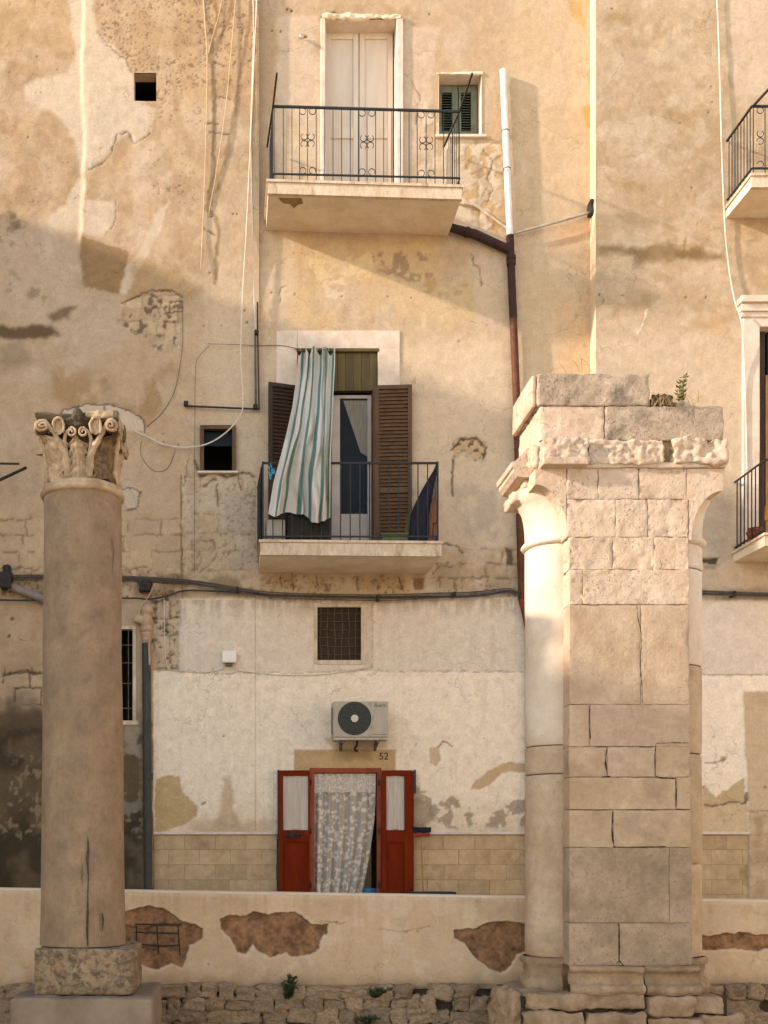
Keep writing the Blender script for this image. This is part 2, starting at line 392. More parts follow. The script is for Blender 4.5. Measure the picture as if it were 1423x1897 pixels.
class Painter:
    def __init__(s, u, v, base):
        s.u, s.v = u.astype(np.float64), v.astype(np.float64)
        s.col = np.tile(np.asarray(base, float), (len(u), 1)); s.h = np.zeros(len(u))
        s.wu = (fbm(u/22, v/22, 51, 4)-.5); s.wv = (fbm(u/22, v/22, 77, 4)-.5)
        s.fu = (fbm(u/6, v/6, 91, 3)-.5); s.fv = (fbm(u/6, v/6, 97, 3)-.5)
    def sel(s, pts, m):
        a = np.array(pts, float)
        return np.nonzero((s.u > a[:,0].min()-m) & (s.u < a[:,0].max()+m) & (s.v > a[:,1].min()-m) & (s.v < a[:,1].max()+m))[0]
    def area(s, poly, feather=2.5, warp=14, fine=5):
        i = s.sel(poly, feather+warp+fine+2); m = np.zeros(len(i))
        if len(i):
            d = poly_sd(s.u[i]+s.wu[i]*warp+s.fu[i]*fine, s.v[i]+s.wv[i]*warp+s.fv[i]*fine, poly)
            m = sstep(feather, -feather, d)
        return i, m
    def lay(s, i, m, c, k=1.0):
        m = (m*k)[:,None]; s.col[i] = s.col[i]*(1-m)+np.asarray(c)*m
    def patch(s, poly, c, k=1.0, feather=2.5, warp=14, fine=5, depth=0.0, mod=None, var=0.0, seed=5):
        """lay a patch of other plaster; depth < 0 recesses it; mod=(scale,lo,hi) breaks it up by noise"""
        i, m = s.area(poly, feather, warp, fine)
        if not len(i): return
        if mod:
            q = fbm(s.u[i]/mod[0], s.v[i]/mod[0], seed+3, 5); m = m*sstep(mod[1], mod[2], q)
        c = np.asarray(c)
        if var: c = c*(1+var*2*(fbm(s.u[i]/12, s.v[i]/12, seed, 4)-.5))[:,None]
        s.lay(i, m, c, k)
        if depth: s.h[i] += m*depth
    def rough(s, poly, amp, scale, feather=4, seed=9, warp=10):
        i, m = s.area(poly, feather, warp, 4)
        if len(i): s.h[i] += m*amp*(fbm(s.u[i]/scale, s.v[i]/scale, seed, 4)-.5)
    def crack(s, pts, w=1.3, c=None, k=.8, depth=.008, warp=8):
        i = s.sel(pts, 14)
        if not len(i): return
        d = line_sd(s.u[i]+s.wu[i]*warp+s.fu[i]*5, s.v[i]+s.wv[i]*warp+s.fv[i]*5, pts)
        q = .45+.9*fbm(s.u[i]/9, s.v[i]/9, 123, 3)
        m = sstep(w*1.7*q, w*.4*q, d)
        s.lay(i, m, lin('54402b') if c is None else c, k); s.h[i] -= m*depth
    def joints(s, poly, ch, bw, v0, k=.6, depth=.01, seed=3, c=None, var=.12):
        """exposed coursed masonry inside the area"""
        i, m = s.area(poly, 6, 16, 6)
        if not len(i): return
        uu = s.u[i]+s.wu[i]*9+s.fu[i]*4; vv = s.v[i]+s.wv[i]*9+s.fv[i]*4-v0
        row = np.floor(vv/ch); rv = vv-row*ch
        off = (np.sin(row*12.9+seed)*43758.5) % 1.0
        uo = uu/bw+off; cu = uo-np.floor(uo)
        d = np.minimum(np.minimum(rv, ch-rv), np.minimum(cu, 1-cu)*bw)
        g = sstep(2.6, .8, d)*sstep(.34, .5, fbm(uu/14, vv/14, seed+40, 3))
        idv = (np.sin(row*78.2+np.floor(uo)*37.7+seed)*9631.7) % 1.0
        s.col[i] = s.col[i]*(1+(m*var*2*(idv-.5)))[:,None]
        s.lay(i, m*g, lin('5a452e') if c is None else c, k); s.h[i] -= m*g*depth; s.h[i] += m*(idv-.5)*.006
    def spots(s, poly, scale, lo, hi, c, k=.8, depth=0.0, seed=8, feather=10):
        i, m = s.area(poly, feather, 20, 5)
        if not len(i): return
        q = fbm(s.u[i]/scale, s.v[i]/scale, seed, 3)*.75+.25*fbm(s.u[i]/60, s.v[i]/60, seed+2, 3)
        m = m*sstep(lo, hi, q); s.lay(i, m, c, k); s.h[i] -= m*depth
    def dots(s, pts, r=2.4, c=None):
        r = r*.62
        for (a, b) in pts:
            s.patch([(a-r,b-r),(a+r,b-r),(a+r,b+r),(a-r,b+r)], lin('2a2018') if c is None else c, .9, .8, 3, 2, -.01)

OCH, OCH2, PALE, PINK, WHT = lin('c6a278'), lin('b58f63'), lin('d3bb9f'), lin('d0b497'), lin('f2ddbf')
BRN, DRT, MLD, GRY, YEL = lin('9a7650'), lin('7a6045'), lin('3e3325'), lin('b3a08a'), lin('cba564')
STN = lin('c2a580')

def general(p):
    u, v = p.u, p.v
    n1 = fbm(u/150, v/150, 1, 5); n2 = fbm(u/45, v/60, 2, 5); st = fbm(u/9, v/170, 4, 4); n3 = fbm(u/16, v/16, 6, 4)
    k = .90+.30*(n1-.5)+.26*(n2-.5)+.10*(st-.5)+.10*(n3-.5)
    p.col *= k[:,None]
    tint = sstep(.5, .72, n2)*.28; p.lay(np.arange(len(u)), tint, BRN)
    tint = sstep(.55, .75, fbm(u/70, v/50, 21, 5))*.3; p.lay(np.arange(len(u)), tint, PALE)
    p.h += .012*(fbm(u/120, v/120, 11, 4)-.5)+.007*(fbm(u/18, v/18, 12, 4)-.5)+.0035*(fbm(u/6, v/6, 14, 2)-.5)

def paint_left(p):
    general(p); u, v = p.u, p.v
    p.lay(np.arange(len(u)), sstep(.50, .62, fbm(u/50, v/60, 161, 5)), lin('c6ad8c'), .35); p.lay(np.arange(len(u)), sstep(.52, .66, fbm(u/22, v/26, 171, 5)), lin('9c7b56'), .35)
    p.lay(np.arange(len(u)), sstep(440, 620, v)*.5, lin('c2a887'))
    al = np.arange(len(u))
    # step at the old corner, rounded: the part right of it stands proud
    p.h += .032*sstep(-5, 4, u-(157-v*.012)+3*np.sin(v/60)+p.wu*6)*sstep(560, 430, v)
    p.h -= .055*sstep(330, 620, v)*sstep(300, 400, u)
    p.lay(al, sstep(330, 420, u+30*(fbm(u/60, v/60, 71, 4)-.5))*sstep(120, 620, v), lin('d0b898'), .65)
    p.patch([(0,960),(480,900),(480,1110),(0,1110)], lin('c0a077'), .45, 30)
    p.patch([(125,-20),(170,-20),(180,60),(236,112),(249,150),(251,190),(286,206),(281,246),(246,272),(238,246),(216,250),(206,282),(166,316),(150,330),(146,300),(128,240),(98,208),(50,188),(44,160),(70,145),(125,137),(140,100)], PALE, .8, 5, 10, 4)
    p.patch([(165,160),(245,160),(280,215),(275,250),(240,250),(205,280),(168,314),(160,250)], lin('cbb396'), .6, 4, 10, depth=.006, var=.1)
    p.crack([(166,316),(190,304),(206,284),(218,252),(238,246),(246,270),(262,262),(280,248)], 1.2, k=.6)
    p.crack([(180,60),(205,95),(236,112),(248,140)], 1.0, k=.5)
    p.patch([(118,380),(146,330),(160,330),(157,372),(212,374),(214,420),(190,440),(100,424),(82,405)], PALE, .75, 5, 10)
    p.crack([(213,375),(214,418),(196,438)], 1.0, k=.45)
    p.patch([(243,262),(282,262),(276,330),(268,460),(240,460),(246,360)], PALE, .35, 9, 12)
    p.patch([(286,402),(312,378),(302,420),(276,470),(246,520),(236,545),(224,542),(230,495),(258,470)], lin('d3bca0'), .7, 3, 9)
    p.patch([(0,410),(60,405),(152,432),(150,540),(222,545),(226,640),(130,700),(110,640),(0,560)], lin('bfa78a'), .55, 10, 22)
    p.patch([(153,440),(240,468),(226,520),(220,544),(156,532),(147,480)], lin('8d6a42'), .8, 3, 8, var=.1)
    p.patch([(240,470),(320,500),(380,540),(330,560),(240,560)], lin('a8834f'), .5, 10, 14)
    p.patch([(0,392),(70,392),(40,440),(12,480),(0,480)], DRT, .8, 10, 24, mod=(26,.42,.6))
    p.patch([(-10,604),(90,602),(118,616),(60,630),(-10,626)], lin('5d452c'), .9, 6, 14)
    p.patch([(88,584),(120,572),(142,568),(128,588),(96,596)], lin('6d5133'), .8, 6, 14)
    p.patch([(0,640),(40,630),(60,670),(0,690)], lin('8f7a60'), .6, 10, 14)
    p.patch([(20,500),(90,540),(80,565),(10,545)], DRT, .55, 8, 24, mod=(14,.45,.6))
    p.patch([(100,690),(330,680),(340,770),(200,790),(90,740)], lin('a37c4e'), .7, 16, 30, mod=(40,.36,.56))
    p.spots([(170,-20),(480,-20),(480,190),(400,150),(300,200),(250,130),(185,80)], 3.6, .60, .68, lin('7a5a38'), .75, .002)
    p.spots([(270,190),(380,200),(360,400),(270,350)], 3.6, .65, .71, lin('7a5a38'), .7, .002)
    p.spots([(0,0),(150,0),(140,380),(0,380)], 3.6, .74, .77, lin('6a4c30'), .6, .002)
    SW = lin('93724c')      # wavy shadows of the hanging cables, painted into the plaster colour
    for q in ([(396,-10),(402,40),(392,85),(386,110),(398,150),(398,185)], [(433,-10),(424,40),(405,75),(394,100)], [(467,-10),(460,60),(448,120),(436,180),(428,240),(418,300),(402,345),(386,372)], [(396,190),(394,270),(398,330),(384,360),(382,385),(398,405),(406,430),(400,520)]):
        p.crack(q, 3.4, SW, .75, 0, 9)  # draws the painted cable shadows, not cracks
    for q in ([(395,118),(420,124)], [(380,228),(404,232)], [(388,245),(425,252)], [(378,425),(398,436)], [(400,180),(425,185)]): p.crack(q, 1.2, k=.7)
    # exposed rubble under fallen plaster
    G = [(224,560),(280,538),(318,538),(337,548),(337,612),(334,640),(290,650),(270,625),(240,612),(224,600)]
    p.patch(G, STN, .9, 2, 8, depth=-.018, var=.25); p.rough(G, .05, 14, 3); p.joints(G, 24, 34, 545, .35)
    p.spots(G, 9, .56, .63, lin('5b432c'), .75, .008); p.crack([(314,557),(337,557),(337,577),(314,577),(314,557)], 1.3, warp=2)
    p.crack(G[:4], 1.3, k=.8)
    A = [(107,775),(118,760),(160,748),(205,752),(240,762),(265,778),(268,800),(110,800)]
    p.patch(A, lin('cbb499'), .9, 2, 5, depth=.02); p.crack(A[:7], 1.6, k=.85); p.crack([(143,750),(143,772)], 1.2); p.crack([(194,752),(194,770)], 1.2)
    p.patch([(226,905),(240,900),(258,908),(258,945),(232,945)], lin('c9b497'), .8, 2, 5, depth=.02); p.crack([(226,905),(240,902),(258,910),(256,942),(234,945)], 1.5)
    p.joints([(-20,950),(120,960),(340,960),(338,1060),(-20,1070)], 30, 62, 962, .5, .008, var=.06)
    p.joints([(338,870),(480,880),(480,1060),(338,1060)], 34, 40, 884, .32, .006, 7, var=.05)
    p.patch([(338,880),(400,870),(470,880),(470,1060),(420,1000),(380,960),(345,1050)], lin('cdb598'), .6, 6, 22, depth=.008, mod=(30,.42,.52))
    p.patch([(410,920),(478,900),(478,1060),(430,1050)], lin('b6a48c'), .6, 10, 24, mod=(40,.4,.55))
    p.crack([(360,850),(372,880),(395,872),(420,885),(440,876),(452,872),(470,880)], 2.2, k=.85)
    p.crack([(378,900),(392,885),(400,885)], 2, k=.7); p.crack([(404,895),(404,935)], 1.6); p.crack([(442,880),(446,905)], 1.8)
    p.crack([(336,880),(335,960),(338,1060),(337,1240)], 1.6, k=.75, warp=4)
    p.crack([(368,1000),(395,1000),(400,1030),(372,1060)], 1.2, k=.5); p.crack([(350,840),(342,900)], 1.2, k=.6)
    p.spots([(338,880),(480,880),(480,1060),(338,1060)], 4.5, .62, .7, DRT, .5, .003)
    # vertical stain below the little pale strip, damp band at the cables
    p.patch([(0,1060),(480,1066),(480,1105),(0,1115)], lin('8a7050'), .75, 10, 14, mod=(24,.3,.55))
    p.spots([(0,1050),(338,1050),(338,1120),(0,1120)], 5, .58, .66, lin('4a3826'), .6, .004)
    # lower storey of the left house
    p.patch([(-600,1112),(282,1112),(282,1720),(-600,1720)], lin('b59876'), .6, 6, 10)
    p.patch([(0,1120),(80,1120),(80,1280),(0,1240)], lin('a98667'), .5, 16, 26, mod=(34,.4,.58))
    p.joints([(0,1235),(80,1232),(80,1310),(0,1300)], 30, 50, 1246, .8, .012, 5)
    p.crack([(0,1250),(40,1242),(80,1248)], 1.6)
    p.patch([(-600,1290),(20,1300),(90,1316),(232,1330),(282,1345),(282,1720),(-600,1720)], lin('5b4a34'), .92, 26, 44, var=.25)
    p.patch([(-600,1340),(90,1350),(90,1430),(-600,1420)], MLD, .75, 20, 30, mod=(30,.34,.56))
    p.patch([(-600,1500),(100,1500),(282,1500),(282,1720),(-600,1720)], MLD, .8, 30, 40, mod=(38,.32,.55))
    p.spots([(-600,1400),(282,1400),(282,1560),(-600,1560)], 10, .56, .63, lin('93805f'), .7)
    p.patch([(228,1338),(268,1338),(268,1420),(228,1400)], lin('a3937b'), .8, 10, 24, mod=(24,.36,.5))
    p.patch([(228,1480),(268,1490),(268,1545),(228,1540)], lin('8d7f6b'), .7, 6, 24, mod=(18,.44,.5))
    # rough strip beside the drain
    S = [(276,1105),(333,1100),(333,1243),(286,1243)]
    p.patch(S, lin('c5ab8b'), .8, 3, 8, depth=-.012, var=.22); p.joints(S, 32, 26, 1110, .7, .014, 11); p.spots(S, 7, .57, .62, lin('54402c'), .8, .008)
    # white plaster of the lower storey begins at the drain
    p.patch([(284,1243),(500,1243),(500,1546),(284,1546)], WHT, .95, 1.5, 3, 2, depth=.012)
    p.patch([(333,1108),(500,1108),(500,1246),(333,1246)], lin('e0ccb2'), .9, 3, 7, 3, depth=.006)
    p.crack([(333,1243),(400,1246),(500,1244)], 1.1, k=.5)
    low_white(p)
    p.patch([(262,1120),(280,1120),(280,1546),(262,1546)], lin('8a7558'), .3, 6, 8)
    p.h -= .03*sstep(1090, 1100, v)*sstep(473, 475, u); p.h -= .055*sstep(1095, 1110, v)*sstep(282, 286, u)*(1-sstep(330, 620, v)*sstep(300, 400, u))+.08*sstep(1545, 1548, v)*sstep(282, 286, u)
    p.dots([(68,104),(17,132),(52,253),(391,402),(390,503),(452,572),(410,600),(378,600),(458,594),(302,803),(304,818),(331,823),(100,1260),(372,1310),(413,1363),(386,358),(440,398),(433,398)])
    p.dots([(23,1146),(17,1178)], 5, lin('6b5238'))
def low_white(p):
    u, v = p.u, p.v; i = np.nonzero((v > 1110) & (v < 1546) & (u > 284))[0]
    if len(i):
        st = fbm(u[i]/5, v[i]/120, 201, 4); p.lay(i, sstep(.58, .80, st)*.16, lin('c9b08e'))
        td = sstep(1470, 1545, v[i]+50*(fbm(u[i]/40, v[i]/40, 203, 5)-.5)); p.lay(i, td*.45, lin('c3a67f'))
        p.lay(i, sstep(.60, .66, fbm(u[i]/13, v[i]/13, 205, 5))*.22, lin('cdb596'))
        p.lay(i, sstep(40, 0, v[i]-1112)*sstep(.4, .6, fbm(u[i]/7, v[i]/50, 207, 4))*.5, lin('a08662'))
    p.patch([(288,1442),(318,1434),(334,1440),(337,1468),(364,1492),(366,1512),(352,1524),(300,1541),(286,1541)], lin('bd9a63'), .9, 1.6, 8, 5, depth=-.008, var=.1)
    p.patch([(412,1440),(428,1440),(434,1500),(452,1542),(390,1542),(408,1510)], lin('bf9f72'), .7, 5, 10)
    p.patch([(288,1520),(520,1520),(520,1546),(288,1546)], lin('c4a57c'), .6, 6, 14, mod=(26,.38,.52))
    p.dots([(380,1488),(376,1490)], 4, lin('9a8468'))
    p.spots([(340,1250),(980,1250),(980,1520),(340,1520)], 4, .80, .82, lin('7b644c'), .6)

def paint_mid(p):
    general(p); u, v = p.u, p.v; al = np.arange(len(u))
    p.lay(al, np.full(len(u), .5), lin('c0a686')); p.lay(al, sstep(.46, .6, fbm(u/60, v/80, 141, 5)), lin('cab59b'), .45); p.lay(al, sstep(.52, .66, fbm(u/24, v/34, 151, 5)), lin('b69673'), .35)
    # lower half of the front is paler, pinker plaster
    p.lay(al, sstep(540, 720, v+60*(fbm(u/90, v/90, 33, 4)-.5)), lin('d0b898'), .65)
    p.patch([(470,-50),(515,-50),(512,330),(480,430),(470,430)], lin('ad8e68'), .55, 8, 14)  # shadow band beside the projecting left front, painted into the plaster
    p.patch([(514,30),(592,30),(592,330),(512,330)], lin('cfb497'), .65, 5, 14, mod=(40,.36,.5))
    p.patch([(746,44),(812,52),(800,180),(762,330),(746,330)], lin('ccb096'), .65, 5, 16, mod=(44,.34,.48))
    p.patch([(512,230),(600,220),(600,330),(512,330)], lin('d6ba92'), .5, 6, 16, mod=(24,.42,.52))
    p.patch([(790,190),(840,260),(930,260),(925,440),(850,400),(780,330)], lin('d6bf9f'), .75, 4, 20, depth=.006, mod=(20,.42,.50))
    p.spots([(845,255),(930,250),(930,440),(845,400)], 14, .54, .60, lin('bd9358'), .7, .006)
    p.crack([(895,280),(912,296),(903,330),(915,350),(900,372)], 1.4, k=.6); p.crack([(760,150),(778,180),(772,230)], 1.2, k=.5)
    p.patch([(595,10),(700,6),(760,20),(770,36),(590,36)], lin('a98a60'), .6, 6, 14, mod=(18,.4,.55)); p.crack([(596,30),(620,22),(648,36),(700,32),(745,40)], 2.2, k=.8)
    p.dots([(532,18),(540,20),(795,26),(505,56),(520,58)], 3)
    p.crack([(560,68),(568,70)], 3, k=.9)
    # field between the two balconies
    p.patch([(500,440),(860,440),(940,520),(930,600),(700,612),(500,610)], lin('cfae78'), .5, 24, 50, mod=(70,.3,.6))
    p.patch([(497,430),(548,440),(545,520),(520,590),(497,610)], lin('d2b999'), .6, 10, 24)
    p.patch([(690,466),(800,470),(810,520),(760,520),(690,500)], lin('9f8064'), .85, 1.5, 14, 6, depth=-.005, mod=(15,.46,.52))
    p.patch([(560,480),(690,470),(690,520),(560,520)], lin('d9bc90'), .7, 2, 16, mod=(18,.47,.53))
    p.patch([(790,500),(870,530),(860,560),(780,540)], lin('b08a5c'), .6, 2, 16, mod=(16,.46,.53))
    p.patch([(600,520),(640,515),(640,550),(600,560)], lin('dcc4a2'), .6, 3, 14, mod=(14,.45,.55))
    p.patch([(870,480),(960,470),(970,640),(880,600)], lin('cdb397'), .55, 8, 26)
    p.crack([(872,470),(878,490),(890,500),(890,530)], 1.4, k=.6); p.crack([(520,560),(518,540),(530,530)], 1.3, k=.5)
    p.dots([(634,549),(718,548),(762,551),(545,545),(852,632),(504,542)], 2.6, lin('7a5a38'))
    # right of the pipe
    p.patch([(945,-40),(1100,-40),(1100,720),(945,720)], lin('cfb28a'), .5, 14, 20)
    p.patch([(1050,0),(1075,0),(1085,60),(1060,30)], lin('cc9c54'), .7, 4, 10); p.patch([(1078,200),(1096,195),(1098,240),(1084,236)], lin('c99348'), .8, 3, 8)
    p.patch([(1040,560),(1100,540),(1100,720),(1030,700)], lin('d2a775'), .5, 12, 20)
    p.patch([(1030,425),(1095,400),(1100,440),(1020,470)], lin('cd9f72'), .6, 8, 14)
    # around and below the middle balcony
    p.patch([(745,640),(940,600),(960,720),(880,760),(760,760)], lin('d8bf9c'), .6, 20, 40, mod=(60,.3,.55))
    p.patch([(480,620),(520,620),(500,710),(480,710)], lin('c5a987'), .5, 8, 12)
    p.patch([(830,900),(930,910),(940,1000),(870,1000)], lin('b3a089'), .7, 10, 26, mod=(30,.36,.52))
    H = [(838,826),(852,814),(880,812),(900,828),(900,848),(878,852),(860,840),(842,850)]
    p.patch(H, lin('bb9b70'), .85, 2, 7, depth=-.02, var=.25); p.rough(H, .04, 9, 3); p.crack([(838,832),(854,815),(882,812),(902,830),(896,850)], 2, k=.85); p.spots(H, 6, .55, .6, lin('4a3826'), .8, .01)
    p.crack([(839,852),(838,918)], 2.2, k=.8, warp=3)
    p.patch([(780,1015),(960,1010),(972,1095),(480,1095),(480,1065),(760,1065)], lin('b39268'), .65, 10, 18, mod=(40,.3,.5))
    p.joints([(800,1020),(965,1018),(965,1092),(800,1092)], 26, 44, 1018, .5, .008, 13)
    p.crack([(820,1005),(850,1012),(858,1024)], 1.6); p.crack([(800,1065),(815,1050),(840,1050)], 1.3, k=.6)
    p.crack([(738,1068),(744,1090)], 2); p.patch([(764,1070),(784,1068),(784,1092),(766,1092)], lin('80552c'), .8, 2, 6, depth=-.02)
    p.patch([(935,1016),(950,1016),(950,1046),(937,1046)], lin('4a3a29'), .85, 3, 8)
    p.spots([(485,1066),(800,1066),(960,1085),(960,1118),(485,1122)], 4.5, .58, .68, lin('5d482f'), .6, .003)
    for a, b, c in ((520,1068,1088),(541,1062,1092),(585,1066,1086),(662,1068,1096),(698,1074,1092),(842,1072,1096),(845,1112,1140)): p.crack([(a,b),(a+2,c)], 1.3, k=.7, warp=4)
    # lower storey: smoother off-white plaster with a lip at 1245
    p.patch([(470,1112),(990,1106),(1110,1106),(1110,1250),(470,1250)], lin('e0ccb2'), .92, 3, 7, 3, depth=.006)
    p.patch([(470,1246),(1110,1246),(1110,1546),(470,1546)], WHT, .96, 1.5, 2, 2, depth=.014)
    p.crack([(470,1246),(560,1247),(680,1242),(760,1244),(980,1245)], 1.0, k=.45, warp=3)
    p.patch([(560,1105),(590,1105),(590,1135),(560,1130)], lin('b59f80'), .4, 8, 12); p.patch([(675,1108),(692,1108),(690,1236),(675,1236)], lin('c7ae8c'), .5, 3, 3)
    p.crack([(690,1112),(690,1236)], 1.0, k=.4, warp=2)
    low_white(p)
    p.patch([(545,1389),(733,1389),(733,1428),(545,1428)], lin('c09c6a'), .95, 1, 1, 1, depth=.012, var=.08)
    p.patch([(600,1366),(716,1366),(716,1389),(620,1389)], lin('b99a70'), .5, 6, 6)
    p.patch([(616,1384),(690,1380),(690,1408),(620,1408)], lin('8b6a43'), .5, 8, 8)
    p.patch([(794,1386),(813,1382),(816,1410),(806,1420),(797,1414)], lin('cfae83'), .95, 1.2, 4, 3, depth=-.01)
    p.crack([(812,1384),(818,1372),(828,1376),(836,1385)], 1.6, k=.7)
    p.patch([(873,1462),(882,1448),(905,1430),(928,1416),(980,1412),(980,1428),(930,1432),(905,1458),(890,1462)], lin('c8a577'), .95, 1.2, 7, 4, depth=-.01)
    E = [(764,1452),(785,1458),(800,1490),(850,1478),(905,1508),(975,1490),(980,1545),(764,1545)]
    p.patch(E, lin('a68e72'), .85, 1.5, 20, 8, depth=-.006, mod=(16,.47,.52), var=.15)
    p.patch([(764,1478),(800,1490),(808,1520),(770,1545),(764,1545)], lin('9c8468'), .8, 4, 12, depth=-.006)
    p.patch([(935,1495),(975,1470),(985,1500),(950,1515)], lin('a38c70'), .8, 2, 12, depth=-.006, mod=(12,.42,.48))
    p.patch([(764,1536),(980,1532),(980,1546),(764,1546)], lin('d8c5ab'), .7, 2, 6)
    p.h -= .08*sstep(1545, 1548, v)
    p.patch([(905,1105),(918,1105),(918,1240),(908,1240)], lin('bfa684'), .35, 4, 8, mod=(10,.4,.55))
def paint_right(p):
    general(p); u, v = p.u, p.v; al = np.arange(len(u))
    p.lay(al, np.full(len(u), .5), lin('b6a184'))
    p.lay(al, sstep(560, 660, v+40*(fbm(u/80, v/80, 43, 4)-.5)), lin('cdb494'), .65)
    q = fbm(u/55+v/90, v/38-u/120, 61, 5)
    p.lay(al, sstep(.5, .66, q)*sstep(20, 60, v)*sstep(660, 560, v), lin('a98b62'), .5)
    p.lay(al, sstep(.5, .62, fbm(u/26, v/26, 181, 5)), lin('c9b598'), .35)
    p.patch([(1106,456),(1180,462),(1240,452),(1340,470),(1340,482),(1240,480),(1190,478),(1106,474)], lin('7d6136'), .75, 8, 22)
    p.patch([(1160,462),(1210,458),(1205,482),(1180,492)], lin('80643a'), .6, 8, 16); p.patch([(1246,462),(1300,458),(1300,476),(1250,478)], lin('80643a'), .6, 6, 16)
    p.crack([(1268,440),(1266,474)], 2, lin('7d6136'), .6, 0); p.patch([(1130,330),(1200,345),(1195,362),(1130,345)], lin('9d7d4d'), .6, 8, 20)
    p.patch([(1230,205),(1290,205),(1280,232),(1235,228)], lin('a5804f'), .55, 8, 16)
    p.patch([(1130,20),(1180,30),(1170,50),(1120,40)], lin('9d7d4d'), .6, 8, 16)
    p.patch([(1345,-20),(1480,-20),(1480,180),(1360,180)], lin('cdb499'), .6, 8, 14)
    p.crack([(1180,620),(1200,575)], 1.2, lin('eadcc4'), .7, 0)
    p.patch([(1280,590),(1345,590),(1345,620),(1280,610)], lin('c2985e'), .4, 10, 14)
    p.dots([(1261,228),(1282,347),(1313,208),(1133,15),(1110,545),(1153,548),(1270,551),(1308,551),(1320,190),(1318,160)], 2.4, lin('5a4128'))
    p.patch([(1320,900),(1360,940),(1340,1040),(1300,1000)], lin('a8957c'), .5, 16, 20)
    p.patch([(1300,1034),(1332,1034),(1328,1046),(1302,1044)], lin('3d3024'), .9, 2, 5, depth=-.02); p.patch([(1304,1046),(1334,1046),(1322,1056),(1304,1054)], lin('8f8166'), .8, 3, 5)
    p.patch([(1280,1090),(1480,1090),(1480,1112),(1280,1112)], lin('8a7353'), .6, 6, 8, mod=(20,.3,.5))
    p.patch([(1090,1112),(1500,1112),(1500,1250),(1090,1250)], lin('e0ccb2'), .93, 3, 6, 3, depth=.004)
    p.patch([(1090,1250),(1480,1250),(1480,1546),(1090,1546)], WHT, .96, 1.5, 2, 2, depth=.012)
    p.crack([(1290,1250),(1480,1251)], 1.2, k=.55, warp=2)
    T = [(1376,1282),(1900,1282),(1900,1720),(1390,1720),(1386,1550),(1384,1440),(1380,1400)]
    p.patch(T, lin('c8a882'), .92, 2, 4, 3, depth=.01, var=.08); p.crack([(1384,1503),(1480,1503)], 1.2, k=.5, warp=2)
    p.patch([(1390,1510),(1423,1510),(1423,1660),(1395,1660)], lin('a5835a'), .6, 14, 20, mod=(30,.35,.55))
    p.patch([(1376,1282),(1423,1330),(1423,1282)], lin('bf9e75'), .4, 3, 6)
    p.patch([(1300,1452),(1325,1474),(1345,1462),(1380,1440),(1384,1546),(1300,1546)], lin('bfa073'), .9, 1.6, 8, 5, depth=-.008)
    p.patch([(1300,1500),(1384,1490),(1384,1546),(1300,1546)], lin('cfb48c'), .7, 3, 10, 5); p.crack([(1304,1492),(1330,1494),(1352,1486),(1380,1488),(1384,1470)], 2, k=.8)
    p.crack([(1305,1416),(1328,1414),(1340,1404)], 1.8, k=.6); p.patch([(1332,1400),(1346,1400),(1338,1412)], lin('8a7354'), .7, 2, 5)
    p.h -= .08*sstep(1545, 1548, v)*sstep(1388, 1384, u)
    p.dots([(1416,1458)], 4, lin('7b6144'))

def axis(segs, cuts):
    a = []
    for s0, s1, st in segs:
        n = max(1, int(round((s1-s0)/st))); a += list(np.linspace(s0, s1, n+1))
    a = np.unique(np.round(a, 3))
    for c in cuts:
        j = np.argmin(abs(a-c))
        if abs(a[j]-c) < 1.3: a[j] = c
        else: a = np.sort(np.append(a, c))
    return np.unique(a)
def wall_field(name, us, vs_, Yw, painter, base, holes, material, parent, edge=None):
    """a plastered wall as a relief: grid over image pixels on the plane at distance Yw, openings left out"""
    UU, VV = np.meshgrid(us, vs_); u = UU.ravel(); v = VV.ravel()
    p = Painter(u, v, base); painter(p)
    nu, nv = len(us), len(vs_)
    h = p.h.copy()
    co_ = np.empty((len(u), 3)); co_[:,0] = (u-U0)/F*Yw; co_[:,1] = Yw-h; co_[:,2] = EYE+(V0-v)/F*Yw
    ii, jj = np.meshgrid(np.arange(nu-1), np.arange(nv-1)); ii = ii.ravel(); jj = jj.ravel()
    uc = (us[ii]+us[ii+1])/2; vc = (vs_[jj]+vs_[jj+1])/2; keep = np.ones(len(ii), bool)
    for (a, b, c, d) in holes: keep &= ~((uc > a) & (uc < b) & (vc > c) & (vc < d))
    ii = ii[keep]; jj = jj[keep]; a = jj*nu+ii
    q = np.stack([a+nu, a+nu+1, a+1, a], 1).astype(np.int32)
    me = bpy.data.meshes.new(name); me.vertices.add(len(u)); me.vertices.foreach_set('co', co_.ravel())
    me.loops.add(q.size); me.loops.foreach_set('vertex_index', q.ravel())
    me.polygons.add(len(q)); me.polygons.foreach_set('loop_start', np.arange(0, q.size, 4, dtype=np.int32))
    me.polygons.foreach_set('use_smooth', np.ones(len(q), bool))
    me.update(calc_edges=True)
    at_ = me.attributes.new('Col', 'FLOAT_COLOR', 'POINT')
    lum = p.col @ np.array([.3,.6,.1]); p.col = p.col*.90+(lum[:,None]*np.array([1.12,.98,.80]))*.10
    p.col *= (1-.05*sstep(1110, 1100, v))[:,None]     # upper storeys toned slightly darker than the lower one
    rgba = np.ones((len(u), 4), np.float32); rgba[:,:3] = np.clip(p.col, .01, .9)
    at_.data.foreach_set('color', rgba.ravel())
    return link(name, me, material, parent)

# ================================================================== THE SETTING
g = obj('ground', ([(-300,-300,-.25),(300,-300,-.25),(300,500,-.25),(-300,500,-.25)], [(0,1,2,3)]), M_GROUND); g['kind'] = 'structure'
YF, YW = 16.0, 11.05                                   # house fronts, low wall
s = obj('street', box(-8, 16, YW+.31, YF+.1, -.246, .65), M_GROUND); s['kind'] = 'structure'

